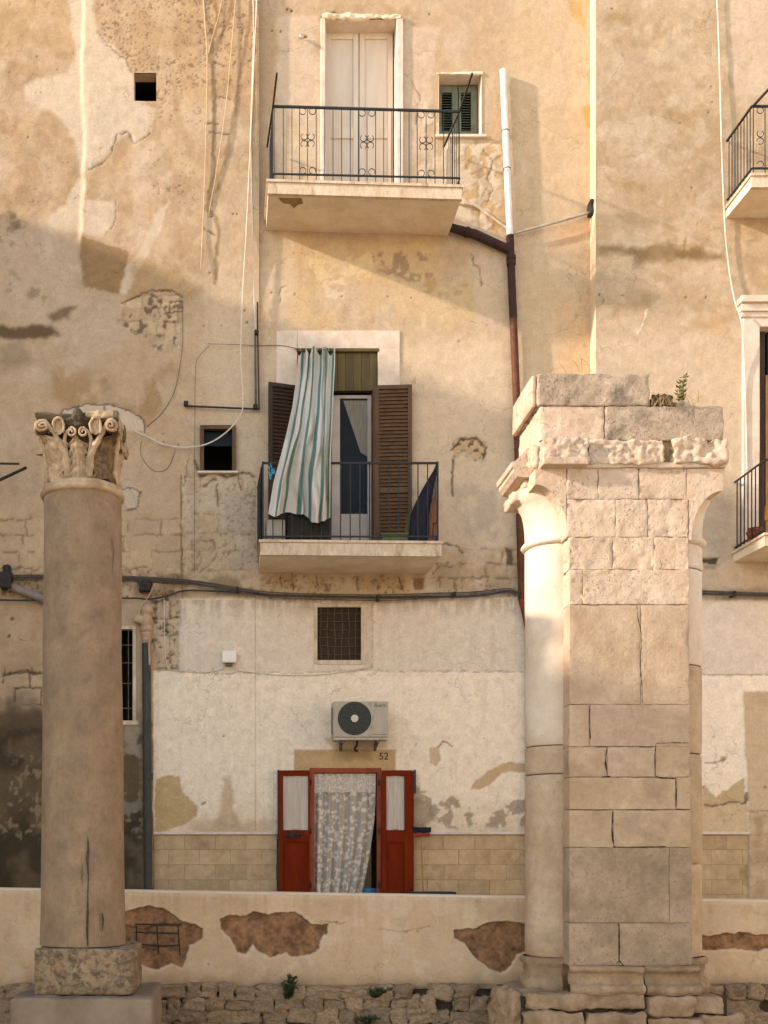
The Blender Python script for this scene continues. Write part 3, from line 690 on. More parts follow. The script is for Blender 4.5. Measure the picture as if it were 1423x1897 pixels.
# ================================================================== HOUSES
LH = thing('house', 'ochre plastered house front with peeling patches behind the Corinthian column', 'house', (-3, YF, .65))
MH = thing('house', 'pale plastered house front with two centre balconies and red street door', 'house', (2.2, YF, .65))
RH = thing('house', 'ochre house front standing forward behind the tall stone pier', 'house', (7, YF, .65))
YL, YR = YF-.06, YF-.25
hL = [(249,290,138,190), (371,437,788,873), (190,252,1165,1335)]
hM = [(603,735,38,410), (813,892,137,253), (550,701,647,1042), (587,670,1124,1224), (580,700,1430,1706)]
hR = [(1405,1500,608,1021), (1428,1530,20,420)]
def cuts(h, a, b): return [q for r in h for q in r[a:b]]
vseg = [(-330,-20,40), (-20,1560,2.4), (1560,1706,6)]
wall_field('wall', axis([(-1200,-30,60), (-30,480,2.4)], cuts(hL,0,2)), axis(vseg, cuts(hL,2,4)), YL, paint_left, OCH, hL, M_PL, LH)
wall_field('wall', axis([(474,1112,2.4)], cuts(hM,0,2)), axis(vseg, cuts(hM,2,4)), YF, paint_mid, OCH, hM, M_PL, MH)
wall_field('wall', axis([(1104,1440,2.4), (1440,1900,40)], cuts(hR,0,2)), axis(vseg, cuts(hR,2,4)), YR, paint_right, OCH, hR, M_PL, RH)
# returns where one front stands forward of the next, and solid backs
def corner(name, u, Y0, Y1, parent, material, off=lambda v: 0.0):
    def fn(s_, t):
        v = -330+t*(1706+330); jig = .010*(fbm(np.array([v/40.]), np.array([3.]), 5, 3)[0]-.5)
        x = X(u, Y0)+jig*(1-s_)
        y0_ = Y0+off(v); return (x, y0_+(Y1-y0_)*s_, Z(v, Y0))
    return obj(name, grid_surf(6, 260, fn), material, parent, smooth=True)
M_RET = mat('corner_return_plaster', lin('d8c3a4'), lin('c9ad86'), 4, bump=.4, bscale=35, c3=lin('bf8f52'), c3scale=2.2, c3cut=.64)
corner('wall_return', 1104, YR, YF+.1, RH, M_RET)
corner('wall_return', 480, YL, YF+.1, LH, M_REV, lambda v: .004+.055*float(sstep(330, 620, np.float64(v)))+.03*float(sstep(1090, 1100, np.float64(v)))+.05*float(sstep(1545, 1548, np.float64(v))))
for nm, xa, xb, par_, y0 in (('wall_back', X(-1200,YL), X(478,YL), LH, YF+.9), ('wall_back', X(482,YF), X(1100,YF), MH, YF+.9), ('wall_back', X(1106,YR), X(1900,YR), RH, YF+.9)):
    obj(nm, box(xa, xb, y0, y0+.2, .66, Z(-330,YF)), M_WALLB, par_)

def opening(uv, Y, depth, parent, back=M_DARK, rev=M_REV, room=.5):
    """the four reveal faces of an opening and the dark room behind"""
    a, b, c, d = uv; x0, x1 = X(a,Y), X(b,Y); z0, z1 = Z(d,Y), Z(c,Y); y1 = Y+depth; e = .012
    V = [(x0,Y-e,z0),(x1,Y-e,z0),(x1,Y-e,z1),(x0,Y-e,z1),(x0,y1,z0),(x1,y1,z0),(x1,y1,z1),(x0,y1,z1)]
    o = obj('window_reveal', (V, [(0,4,5,1),(1,5,6,2),(2,6,7,3),(3,7,4,0)]), rev, parent)
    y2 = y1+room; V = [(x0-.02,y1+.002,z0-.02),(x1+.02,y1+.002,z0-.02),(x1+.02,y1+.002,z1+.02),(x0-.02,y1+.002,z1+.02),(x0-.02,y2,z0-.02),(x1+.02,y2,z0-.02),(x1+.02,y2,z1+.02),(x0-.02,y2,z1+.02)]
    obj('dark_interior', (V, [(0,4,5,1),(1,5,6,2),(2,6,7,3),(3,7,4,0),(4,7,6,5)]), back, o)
    return o
def bar(u0, u1, v0, v1, Y, y0, y1, m, parent, name, b=.004):
    """box given by image pixel extents on plane Y, from depth y0 to y1"""
    return obj(name, box(X(u0,Y), X(u1,Y), y0, y1, Z(v1,Y), Z(v0,Y), b), m, parent)

# ---- left house openings
opening(hL[0], YL, .16, LH, room=.9)
wn = opening(hL[1], YL, .16, LH)
Y = YL+.05
for q in ((371,378,788,873),(430,437,788,873),(378,430,788,795)): bar(*q, YL, YL-.01, YL+.08, M_BROWN, wn, 'window_frame')
bar(378, 430, 795, 822, YL, YL+.10, YL+.11, M_GLASS, wn, 'pane')
bar(366, 442, 873, 877, YL, YL-.03, YL+.1, M_WHITE, wn, 'sill')
wn = opening(hL[2], YL, .14, LH)
for q in ((190,252,1160,1166),(246,253,1166,1335),(190,256,1335,1343)): bar(*q, YL, YL-.02, YL+.04, M_SLABE, wn, 'window_frame')
for v_ in (1195,1228,1266,1312): obj('bar', tube([at(190,v_,YL+.03), at(247,v_,YL+.03)], .008, 5), M_CABLEG, wn)
for u_ in (208,222,238): obj('bar', tube([at(u_,1166,YL+.03), at(u_,1335,YL+.03)], .008, 5), M_CABLEG, wn)

# ---- upper balcony door
wn = opening(hM[0], YF, .30, MH, rev=M_WHITE)
yd = YF+.24
bar(603, 735, 36, 412, YF, yd+.07, yd+.09, M_BDOOR, wn, 'door_backing', 0)
for (a, b) in ((603,664.5),(666,728)):
    ya, yb2 = yd, yd+.06
    f = YF/yd*1.0
    for q in ((a,a+10,52,412),(b-10,b,52,412),(a+10,b-10,52,72),(a+10,b-10,236,256)):
        bar(*q, yd, ya, yb2, M_BDOOR, wn, 'door_leaf', .006)
    bar(a+10, b-10, 72, 236, yd, yd+.022, yd+.05, M_BDOOR, wn, 'door_panel', .004)
    bar(a+10, b-10, 256, 412, yd, yd+.022, yd+.05, M_BDOOR, wn, 'door_panel', .004)
bar(602, 732, 46, 53, yd, yd-.01, yd+.06, M_BDOOR, wn, 'door_frame', .006)
obj('door_surround', rblock(at(735,410,YF-.035)[:1]+(YF-.035,)+(Z(410,YF),), (X(747,YF), YF+.02, Z(36,YF)), .012, 0, .006, 4, cell=.2), M_WHITE, MH)
obj('door_surround', rblock((X(594,YF), YF-.03, Z(410,YF)), (X(603,YF), YF+.02, Z(36,YF)), .012, 0, .006, 5, cell=.2), M_WHITE, MH)
obj('broken_lintel', rblock((X(596,YF), YF-.05, Z(38,YF)), (X(744,YF), YF+.02, Z(28,YF)), .03, 0, .05, 6, cell=.05, nscale=9), M_SLAB, MH)
# ---- small green shuttered window
wn = opening(hM[1], YF, .28, MH, rev=M_WHITE)
yd = YF+.22
bar(806, 900, 252, 257, YF, YF-.05, YF+.2, M_WHITE, wn, 'sill')
obj('window_lintel', rblock((X(808,YF), YF-.02, Z(139,YF)), (X(894,YF), YF+.02, Z(134,YF)), .012, 0, .02, 8, cell=.05), M_SLAB, wn)
for (a, b) in ((814,848.5),(850,884)):
    for q in ((a,a+4.5,159,252),(b-11,b,159,252),(a+4.5,b-11,159,171),(a+4.5,b-11,243,252)): bar(*q, yd, yd, yd+.04, M_GREEN, wn, 'shutter', .004)
    v_ = 172.0
    while v_ < 242:
        x0, x1 = X(a+4.5,yd), X(b-11,yd); z = Z(v_,yd)
        obj('slat', hexa([(x0,yd+.005,z-.022),(x1,yd+.005,z-.022),(x1,yd+.011,z-.022),(x0,yd+.011,z-.022),(x0,yd+.028,z),(x1,yd+.028,z),(x1,yd+.034,z),(x0,yd+.034,z)]), M_GREEN, wn)
        v_ += 4.7

# ---- middle balcony door
wn = opening(hM[2], YF, .12, MH, rev=M_WHITE)
for q, sd in (((512,551,613,720),3),((700,741,646,722),4)):
    obj('door_surround', rblock((X(q[0],YF), YF-.014, Z(q[3],YF)), (X(q[1],YF), YF+.02, Z(q[2],YF)), .008, 0, .006, sd, cell=.15), M_WHITE, MH)
obj('door_surround', rblock((X(551,YF), YF-.013, Z(647,YF)), (X(741,YF), YF+.02, Z(613,YF)), .008, 0, .006, 9, cell=.15), M_WHITE, MH)
for k in range(10):
    a = 551+k*14.9; bar(a, a+14.6, 652, 722, YF, YF+.03, YF+.05, M_OLIVE, wn, 'valance_board', .004)
bar(549, 702, 646, 652, YF, YF-.02, YF+.05, M_OLIVE, wn, 'valance_rail', .004)
yd = YF+.10
for q in ((601,612,726,1040),(688,694,726,1040),(601,694,722,728)): bar(*q, yd, yd-.03, yd+.05, M_BROWN2, wn, 'door_frame')
for q in ((614,630,732,1040),(681,690,732,1040),(630,681,732,738),(630,681,952,1040)): bar(*q, yd, yd, yd+.04, M_PVC, wn, 'balcony_door')
bar(630, 681, 738, 952, yd, yd+.018, yd+.024, M_GLASS, wn, 'pane', 0)
obj('net_curtain', ([at(636,742,yd+.015),at(681,742,yd+.015),at(681,846,yd+.015),at(668,838,yd+.015)], [(0,1,2,3)]), M_ROOM, wn)
bar(553, 601, 724, 1040, yd, yd+.03, yd+.05, M_DARK, wn, 'dark_leaf', 0)
def shutter(P0, P1, v0, v1, Yh, Yo, name_parent, m, nsl, mid=None):
    """louvred leaf between image pixel columns P0 (hinge, depth Yh) and P1 (outer end, depth Yo)"""
    h = Vector(at(P0, 0, Yh)); o_ = Vector(at(P1, 0, Yo)); d = Vector((o_.x-h.x, o_.y-h.y, 0)); L = d.length; d.normalize()
    n_ = Vector((d.y, -d.x, 0)); n_ = n_ if n_.y < 0 else -n_
    zt = Z(v0, Yh); zb = Z(v1, Yh)
    def bx(a, b, z0, z1, t0, t1):
        c = [h+d*a+n_*t0, h+d*b+n_*t0, h+d*b+n_*t1, h+d*a+n_*t1]
        return hexa([(q.x,q.y,z0) for q in c]+[(q.x,q.y,z1) for q in c])
    fr = .055
    for a, b, z0, z1 in ((0,fr,zb,zt),(L-fr,L,zb,zt),(fr,L-fr,zt-fr,zt),(fr,L-fr,zb,zb+.09)):
        obj('shutter', bx(a, b, z0, z1, 0, .04), m, name_parent)
    za, zc = zt-fr, zb+.09
    if mid:
        zm = Z(mid, Yh); obj('shutter', bx(fr, L-fr, zm-.04, zm+.04, 0, .04), m, name_parent)
    st = (za-zc)/nsl
    for k in range(nsl):
        z = zc+st*k
        if mid and abs(z-zm) < .05: continue
        c0 = [h+d*fr+n_*.008, h+d*(L-fr)+n_*.008]; c1 = [h+d*fr+n_*.032, h+d*(L-fr)+n_*.032]; t = .006
        obj('slat', hexa([(c1[0].x,c1[0].y,z),(c1[1].x,c1[1].y,z),(c1[1].x,c1[1].y,z+t),(c1[0].x,c1[0].y,z+t),
                          (c0[0].x,c0[0].y,z+st*.95),(c0[1].x,c0[1].y,z+st*.95),(c0[1].x,c0[1].y,z+st*.95+t),(c0[0].x,c0[0].y,z+st*.95+t)]), m, name_parent)
    obj('shutter_backing', bx(fr, L-fr, zc, za, .001, .004), M_BROWN2, name_parent)
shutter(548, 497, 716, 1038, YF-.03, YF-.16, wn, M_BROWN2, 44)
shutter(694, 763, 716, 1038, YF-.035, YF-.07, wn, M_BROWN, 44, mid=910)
bar(690, 703, 722, 1038, YF, YF-.06, YF-.005, M_BROWN, wn, 'shutter')

# ---- grated window
wn = opening(hM[3], YF, .10, MH, back=mat('rusty_dark_screen', lin('3c2c1e'), lin('2a2018'), 8))
for q in ((582,588,1118,1230),(669,675,1118,1230),(588,669,1118,1125),(588,669,1223,1231)): bar(*q, YF, YF-.016, YF+.03, M_SLABE, wn, 'window_frame')
rn = random.Random(5)
for k in range(6):
    uu = 594+k*13.2; obj('bar', tube([at(uu+rn.uniform(-1.5,1.5), 1125+j*20, YF+.03+rn.uniform(-.006,.006)) for j in range(6)], .0055, 4), M_CABLEG, wn)
for k in range(6):
    v_ = 1137+k*15; obj('bar', tube([at(588+j*16.4, v_+rn.uniform(-1.5,1.5), YF+.042+rn.uniform(-.006,.006)) for j in range(6)], .0055, 4), M_CABLEG, wn)
obj('mesh_screen', ([at(587,1124,YF+.06),at(670,1124,YF+.06),at(670,1224,YF+.06),at(587,1224,YF+.06)], [(0,1,2,3)]), mat('rust_mesh', lin('4a3624'), lin('33261a'), 60, rough=.9), wn)

# ---- red street door
wn = opening(hM[4], YF, .14, MH, back=mat('dark_blue_room', lin('10141b'), None, rough=.9), room=1.6)
wn.name = 'door_reveal'
W[wn.name] = Matrix.Identity(4)
for q in ((573,582,1423,1704),(698,706,1423,1704),(582,698,1423,1432)): bar(*q, YF, YF-.045, YF+.05, M_REDF, wn, 'door_frame')
M_CLOTH = mat('white_door_curtain', lin('c9bcab'), lin('b7a894'), 16, rough=.9, stretch=(2,2,.15), bump=.3, bscale=14)
def red_leaf(a, b, Yq, gl, gr):
    y0, y1 = Yq, Yq+.04
    for q in ((a,gl,1428,1704),(gr,b,1428,1704),(gl,gr,1428,1438),(gl,gr,1538,1560)): bar(*q, YF, y0, y1, M_RED, wn, 'door_leaf', .005)
    bar(gl, gr, 1560, 1704, YF, y0+.014, y1-.004, M_RED, wn, 'door_panel', .004)
    for q in ((gl+3,gl+5,1562,1700),(gr-5,gr-3,1562,1700),(gl+5,gr-5,1562,1564)): bar(*q, YF, y0+.006, y0+.02, M_RED, wn, 'panel_moulding', .003)
    def fn(s_, t):
        u_ = gl+s_*(gr-gl); return (X(u_,YF), y0+.022+.006*math.sin(s_*22+2*t), Z(1438+t*100+1.5*math.sin(s_*9), YF))
    obj('door_pane', grid_surf(26, 8, fn), M_CLOTH, wn, smooth=True)
red_leaf(515, 573, YF-.10, 524, 571-1)
red_leaf(706, 762, YF-.11, 714, 747)
bar(514, 516.2, 1427, 1704, YF, YF-.104, YF-.02, M_BLACK, wn, 'door_edge', 0)
bar(762.1, 764.5, 1430, 1704, YF, YF-.10, YF-.01, M_RED, wn, 'door_edge', 0)
obj('door_lock', join([rblock((X(526,YF), YF-.125, Z(1550,YF)), (X(556,YF), YF-.1, Z(1545,YF)), .006, 0, 0, 1), rblock((X(536,YF), YF-.13, Z(1553,YF)), (X(545,YF), YF-.1, Z(1541,YF)), .006, 0, 0, 1), tube([at(545,1546,YF-.14), at(560,1545,YF-.14)], .010, 6)]), M_BLACK, wn)
for v_ in (1450,1540,1640):
    for u_ in (576,702): obj('hinge', tube([at(u_,v_-5,YF-.06), at(u_,v_+5,YF-.06)], .012, 6), M_BLACK, wn)
bar(764.5, 769, 1427, 1470, YF, YF-.09, YF-.02, M_TEAL, wn, 'shutter_box'); 
# lace curtain (hangs in the doorway)
def lace_mat(name, lo, hi, sc):
    m, n, l, b = new_mat(name)
    b.inputs['Roughness'].default_value = .95; b.inputs['Base Color'].default_value = (*lin('d8ccb8'), 1)
    tc = n.new('ShaderNodeTexCoord'); t = n.new('ShaderNodeTexNoise'); t.inputs['Scale'].default_value = sc; t.inputs['Detail'].default_value = 2
    l.new(tc.outputs['UV'], t.inputs['Vector']); vo = n.new('ShaderNodeTexVoronoi'); vo.inputs['Scale'].default_value = sc*.8; l.new(tc.outputs['UV'], vo.inputs['Vector'])
    ad = n.new('ShaderNodeMath'); ad.operation = 'ADD'; l.new(t.outputs['Fac'], ad.inputs[0]); l.new(vo.outputs['Distance'], ad.inputs[1])
    r = n.new('ShaderNodeMapRange'); r.inputs['From Min'].default_value = .86; r.inputs['From Max'].default_value = 1.02; r.inputs['To Min'].default_value = lo; r.inputs['To Max'].default_value = hi
    l.new(ad.outputs[0], r.inputs['Value'])
    tr = n.new('ShaderNodeBsdfTransparent'); mx = n.new('ShaderNodeMixShader'); out = n['Material Output']
    l.new(r.outputs[0], mx.inputs['Fac']); l.new(b.outputs[0], mx.inputs[1]); l.new(tr.outputs[0], mx.inputs[2]); l.new(mx.outputs[0], out.inputs['Surface'])
    return m
def cloth(name, nu, nv, fn, m, parent, uvs=(1,1)):
    V, Fc = grid_surf(nu, nv, fn); me = mesh(V, Fc, name)
    ul = me.uv_layers.new(name='UVMap')
    uvv = np.array([[(i/(nu-1))*uvs[0], (j/(nv-1))*uvs[1]] for j in range(nv) for i in range(nu)], np.float32)
    idx = np.empty(len(me.loops), np.int32); me.loops.foreach_get('vertex_index', idx)
    ul.data.foreach_set('uv', uvv[idx].ravel())
    return link(name, me, m, parent, smooth=True)
LC = thing('lace_curtain', 'white lace curtain hanging in the red doorway, swept aside at lower right', 'curtain', at(640,1704,YF+.03))
def lace_fn(s_, t):
    ur = 696-(max(0, t-.2)**1.5)*44 if t > .2 else 696
    u_ = 583+s_*(ur-583); fold = .045*math.sin(s_*38+1.5*math.sin(t*1.2+s_*5))+.02*math.sin(s_*71+t*1.5)
    return (X(u_,YF), YF+.03+fold*(.5+.5*t), Z(1434+t*250, YF))
cloth('net_panel', 90, 30, lace_fn, lace_mat('lace_net', .02, .42, 12), LC, (1.4, 3))
def val_fn(s_, t):
    u_ = 583+s_*113; return (X(u_,YF), YF+.005+.014*math.sin(s_*60)+.006*math.sin(s_*23), Z(1433+t*(35+1.2*math.sin(s_*30)), YF))
cloth('valance', 110, 6, val_fn, lace_mat('lace_valance', .0, .28, 26), LC, (1.4, .5))
# house number
def text(name, body, u, v, Y, size, m, parent):
    cu = bpy.data.curves.new(name, 'FONT'); cu.body = body; cu.size = size; cu.extrude = .001; cu.align_x = 'CENTER'; cu.align_y = 'CENTER'
    o = bpy.data.objects.new(name, cu); COL.objects.link(o)
    me = bpy.data.meshes.new_from_object(o); bpy.data.objects.remove(o); bpy.data.curves.remove(cu)
    x, y, z = at(u, v, Y)
    return link(name, me, m, parent, Matrix.Translation((x,y,z)) @ Matrix.Rotation(math.pi/2, 4, 'X'))
text('house_number', '52', 711, 1401.5, YF-.036, .145, M_INK, MH)

# ---- dado of cut blocks under the plaster
def dado(u0, u1, Y, parent, seed):
    rnd = random.Random(seed); yb = Y+.035
    obj('dado_backing', box(X(u0,Y), X(u1,Y), yb-.022, yb+.06, .66, Z(1547,Y)), M_SCAR, parent)
    v0 = 1547.0; row = 0
    for hgt in (27,28,28,27,29,28):
        uu = u0-(0 if row % 2 == 0 else 29)
        while uu < u1-1:
            wd = rnd.choice((56,57,58,58,57)); a = max(uu, u0); b = min(uu+wd, u1)
            if b-a > 4:
                jy = rnd.uniform(-.003,.003)
                obj('stone_block', box(X(a+.18,Y), X(b-.18,Y), yb-.03+jy, yb+.02, max(.655, Z(v0+hgt-.18,Y)), Z(v0+.18,Y), .003), M_ASH, parent)
            uu += wd
        v0 += hgt; row += 1
    
# the wall relief stops at the dado: cover blocks stand a little proud of the bare wall below
dado(285, 513, YF, MH, 3); dado(765, 1104, YF, MH, 4); dado(1290, 1386, YR, RH, 5)
for a, b, Yq, p_ in ((284,514,YF,MH),(764,1104,YF,MH),(1290,1387,YR,RH)):
    bar(a, b, 1541, 1546, Yq, Yq-.03, Yq+.01, M_WHITE, p_, 'plaster_ledge', .004)

# ---- right house: framed balcony door and upper door
wn = opening(hR[0], YR, .2, RH, rev=M_WHITE)
for q in ((1374,1405,590,1021),(1500,1530,590,1021)): obj('door_surround', rblock((X(q[0],YR), YR-.05, Z(q[3],YR)), (X(q[1],YR), YR+.02, Z(q[2],YR)), .01, 0, .006, 3, cell=.2), M_WHITE, RH)
obj('door_surround', rblock((X(1374,YR), YR-.05, Z(608,YR)), (X(1530,YR), YR+.02, Z(590,YR)), .01, 0, .006, 3, cell=.2), M_WHITE, RH)
for (v0_, v1_, pr) in ((582,591,.07),(568,582,.10),(556,568,.15)): bar(1374-pr*60, 1540, v0_, v1_, YR, YR-pr, YR+.02, M_WHITE, RH, 'door_cornice', .008)
bar(1405, 1424, 608, 1021, YR, YR+.10, YR+.14, M_BROWN2, wn, 'shutter'); bar(1424, 1428, 690, 1021, YR, YR+.08, YR+.14, M_STICK, wn, 'door_frame')
bar(1428, 1500, 608, 1021, YR, YR+.12, YR+.13, M_GLASS, wn, 'pane')
wn = opening(hR[1], YR, .2, RH); bar(1428, 1530, 20, 420, YR, YR+.12, YR+.16, M_GREEN, wn, 'shutter')

# ---- balconies
def bars_between(p0, p1, ztop, zbot, n, parent, m, r=.0065, skip=()):
    for k in range(n):
        if k in skip: continue
        t = (k+.5)/n; x = p0[0]+(p1[0]-p0[0])*t; y = p0[1]+(p1[1]-p0[1])*t
        obj('bar', tube([(x,y,zbot(t)), (x,y,ztop(t))], r, 4), m, parent)
def slab(xl, xr, yf, yb, zl, zr, th, parent, lip=.035, name='balcony'):
    def hx(e, z0l, z0r, z1l, z1r, back):
        return hexa([(xl-e,yf-e,z0l),(xr+e,yf-e,z0r),(xr+e,yb,z0r+back),(xl-e,yb,z0l+back),(xl-e,yf-e,z1l),(xr+e,yf-e,z1r),(xr+e,yb,z1r),(xl-e,yb,z1l)])
    b = obj(name, hx(0, zl-th, zr-th, zl-lip, zr-lip, .03), M_SLAB, parent)
    obj('slab_edge', hx(.025, zl-lip, zr-lip, zl, zr, 0), M_SLABE, b)
    obj('slab_fascia', hexa([(xl-.006,yf-.006,zl-th-.004),(xr+.006,yf-.006,zr-th-.004),(xr+.006,yf+.05,zr-th-.004),(xl-.006,yf+.05,zl-th-.004),(xl-.006,yf-.006,zl-lip-.002),(xr+.006,yf-.006,zr-lip-.002),(xr+.006,yf+.05,zr-lip-.002),(xl-.006,yf+.05,zl-lip-.002)]), M_SLABE, b)
    return b
def scroll(cx, y, cz, r, a0, a1):
    return tube([(cx+r*math.cos(a0+(a1-a0)*k/14), y, cz+r*math.sin(a0+(a1-a0)*k/14)) for k in range(15)], .0055, 4)
# upper balcony
yf = YF-.95; yr = yf+.04
xl, xr = X(497,yf), X(855,yf); zl, zr = Z(333,yf), Z(344,yf)
B = slab(xl, xr, yf, YF, zl, zr, .185, MH)
rx0, rx1 = X(506,yr), X(852,yr)
tl, tr = Z(197,yr), Z(207,yr); bl, br_ = Z(322,yr), Z(330,yr)
def lerp(a, b): return lambda t: a+(b-a)*t
obj('top_rail', tube([(rx0,yr,tl),(rx1,yr,tr)], .019, 4), M_IRON, B); obj('bottom_rail', tube([(rx0,yr,bl),(rx1,yr,br_)], .014, 4), M_IRON, B)
us_ = [508,525,541,555,570,586,601,617,633,649,664,680,696,711,726,742,758,773,789.5,806,822,838,851]
for u_ in us_:
    x = X(u_,yr); t = (x-rx0)/(rx1-rx0); obj('bar', tube([(x,yr,lerp(zl,zr)(t)), (x,yr,lerp(tl,tr)(t))], .0068, 4), M_IRON, B)
for cu_ in (570,680,789.5):
    x = X(cu_,yr); t = (x-rx0)/(rx1-rx0); zt = lerp(tl,tr)(t); zb = lerp(bl,br_)(t); zm = (zt+zb)/2+.01; r = .044
    for sx in (-1,1):
        obj('scroll', scroll(x+sx*.066, yr, zt-.055, r, math.radians(90-sx*60), math.radians(90-sx*60)+sx*math.radians(-290)), M_IRON, B)
        obj('scroll', scroll(x+sx*.066, yr, zb+.055, r, math.radians(-90+sx*60), math.radians(-90+sx*60)+sx*math.radians(290)), M_IRON, B)
        for sz in (-1,1):
            a = math.radians(180 if sx > 0 else 0); obj('scroll', scroll(x+sx*.048, yr, zm+sz*.048, r, a-sz*sx*math.radians(60), a-sz*sx*math.radians(60)+sz*sx*math.radians(300)), M_IRON, B)
for sx, uw, uo, zc in ((0,495,513,tl),(1,822,875,tr)):
    rx = (rx0, rx1)[sx]; yo = yr-.72
    obj('washing_line_arm', tube([(X(uw,YF-.08),YF-.08,Z(272,YF-.08)),(rx,yr,zc+.012),(X(uo,yo),yo,Z(136,yo))], .016, 4), M_BLACK, B)
    obj('bottom_rail', tube([(rx,yr,(bl,br_)[sx]),(rx,YF-.02,(bl,br_)[sx])], .012, 4), M_IRON, B)
    bars_between((rx,yr),(rx-.02,YF-.05), lambda t: zc, lambda t: (zl,zr)[sx], 7, B, M_IRON)
obj('plaster_scar', ([(.64,yf+.10,zl-.194),(.70,yf+.22,zl-.192),(.80,yf+.24,zl-.192),(.86,yf+.34,zl-.189),(.92,yf+.25,zl-.192),(1.08,yf+.20,zl-.194),(1.05,yf+.08,zl-.197)], [(0,1,2,3,4,5,6)]), M_SCAR, B)
# middle balcony
yf = YF-1.08; yr = yf+.04
xl, xr = X(483,yf), X(817,yf); zl, zr = Z(1000,yf), Z(1003,yf)
B2 = slab(xl, xr, yf, YF, zl, zr, .20, MH)
rx0, rx1 = X(487,yr), X(811,yr); zt, zb = Z(858,yr), Z(994,yr)
obj('top_rail', tube([(rx0,yr,zt),(rx1,yr,zt)], .019, 4), M_IRON, B2); obj('bottom_rail', tube([(rx0,yr,zb),(rx1,yr,zb)], .015, 4), M_IRON, B2)
bars_between((rx0-.06,yr),(rx1+.06,yr), lambda t: zt, lambda t: zl, 19, B2, M_IRON, .010)
for x, dx in ((rx0,-.05),(rx1,.02)):
    obj('corner_post', tube([(x,yr,zl),(x,yr,zt+.02)], .015, 4), M_IRON, B2)
    obj('side_rail', tube([(x,yr,zt),(x+dx,YF-.01,zt)], .013, 4), M_IRON, B2); obj('side_rail', tube([(x,yr,zb),(x+dx,YF-.01,zb)], .012, 4), M_IRON, B2)
    bars_between((x,yr),(x+dx,YF-.03), lambda t: zt, lambda t: zl, 9, B2, M_IRON, .009)
# right upper balcony
yb = YR; yf = YR-.78; yr = yf+.04
xl = X(1345,YR); zl = Z(322,yf)
B3 = slab(xl, xl+2.6, yf, YR, zl, zl, .18, RH); rx0 = xl+.02; zt = Z(197,yr); zb = Z(312,yr)
obj('top_rail', tube([(rx0,yr,zt),(xl+2.58,yr,zt)], .018, 4), M_IRON, B3); obj('bottom_rail', tube([(rx0,yr,zb),(xl+2.58,yr,zb)], .014, 4), M_IRON, B3)
obj('side_rail', tube([(rx0,yr,zt),(rx0-.01,YR-.01,zt)], .018, 4), M_BLACK, B3); obj('side_rail', tube([(rx0,yr,zb),(rx0-.01,YR-.01,zb)], .014, 4), M_IRON, B3)
obj('washing_line_arm', tube([(rx0+.02,yr+.02,zt+.01),(rx0+.14,yr-.7,zt+.02)], .018, 4), M_BLACK, B3)
bars_between((rx0,yr),(rx0-.01,YR-.03), lambda t: zt, lambda t: zl, 8, B3, M_IRON)
for k in range(16):
    obj('bar', tube([(rx0+.02+k*.16,yr,zl),(rx0+.02+k*.16,yr,zt)], .0068, 4), M_IRON, B3)
for sz, cz in ((1,zt-.055),(1,(zt+zb)/2+.05),(-1,(zt+zb)/2-.05),(-1,zb+.055)):
    obj('scroll', scroll(rx0+.115, yr, cz, .044, math.radians(120*sz), math.radians(120*sz+300)), M_IRON, B3)
# right middle balcony
yf = YR-.95; yr = yf+.04
xl = X(1358,YR); zl = Z(990,yf)+.02
B4 = slab(xl, xl+2.6, yf, YR, zl, zl, .17, RH); rx0 = xl+.02; zt = Z(852,yr); zb = zl+.06
obj('top_rail', tube([(rx0,yr,zt),(xl+2.58,yr,zt)], .016, 4), M_IRON, B4)
obj('side_rail', tube([(rx0,yr,zt),(rx0,YR-.01,zt)], .015, 4), M_IRON, B4); obj('side_rail', tube([(rx0,yr,zb),(rx0,YR-.01,zb)], .015, 4), M_IRON, B4)
bars_between((rx0,yr),(rx0,YR-.03), lambda t: zt, lambda t: zl, 8, B4, M_IRON, .009)
bars_between((rx0,yr),(xl+2.58,yr), lambda t: zt, lambda t: zl, 17, B4, M_IRON, .009)

# ================================================================== SHADE GIVER: the side house left of the square
SH = thing('side_house', 'tall plain plastered house closing the square at far left', 'house', (-9, 8, 0))
ZHI, ZLO = EYE+11.1, EYE+6.05
obj('wall', box(-15, -8, 11.3, YF-.1, -.25, ZHI-.1), M_WALLB, SH); obj('wall', box(-15, -8.01, 6.3, 11.29, -.25, ZLO-.1), M_WALLB, SH)
obj('eaves', box(-15.1, -8.05, 11.2, YF-.1, ZHI-.095, ZHI), M_SLABE, SH); obj('eaves', box(-15.1, -8.05, 6.3, 11.19, ZLO-.095, ZLO), M_SLABE, SH)
for y_ in (7, 9.4, 12.4):
    for z_ in (1.8, 5.0)+((8.6,) if y_ > 11 else ()):
        wv = obj('window', box(-8.005 if y_ > 11 else -8.015, -7.96, y_, y_+1, z_, z_+1.6), M_WHITE, SH); obj('pane', box(-7.97, -7.945, y_+.1, y_+.9, z_+.1, z_+1.5), M_GREEN, wv)

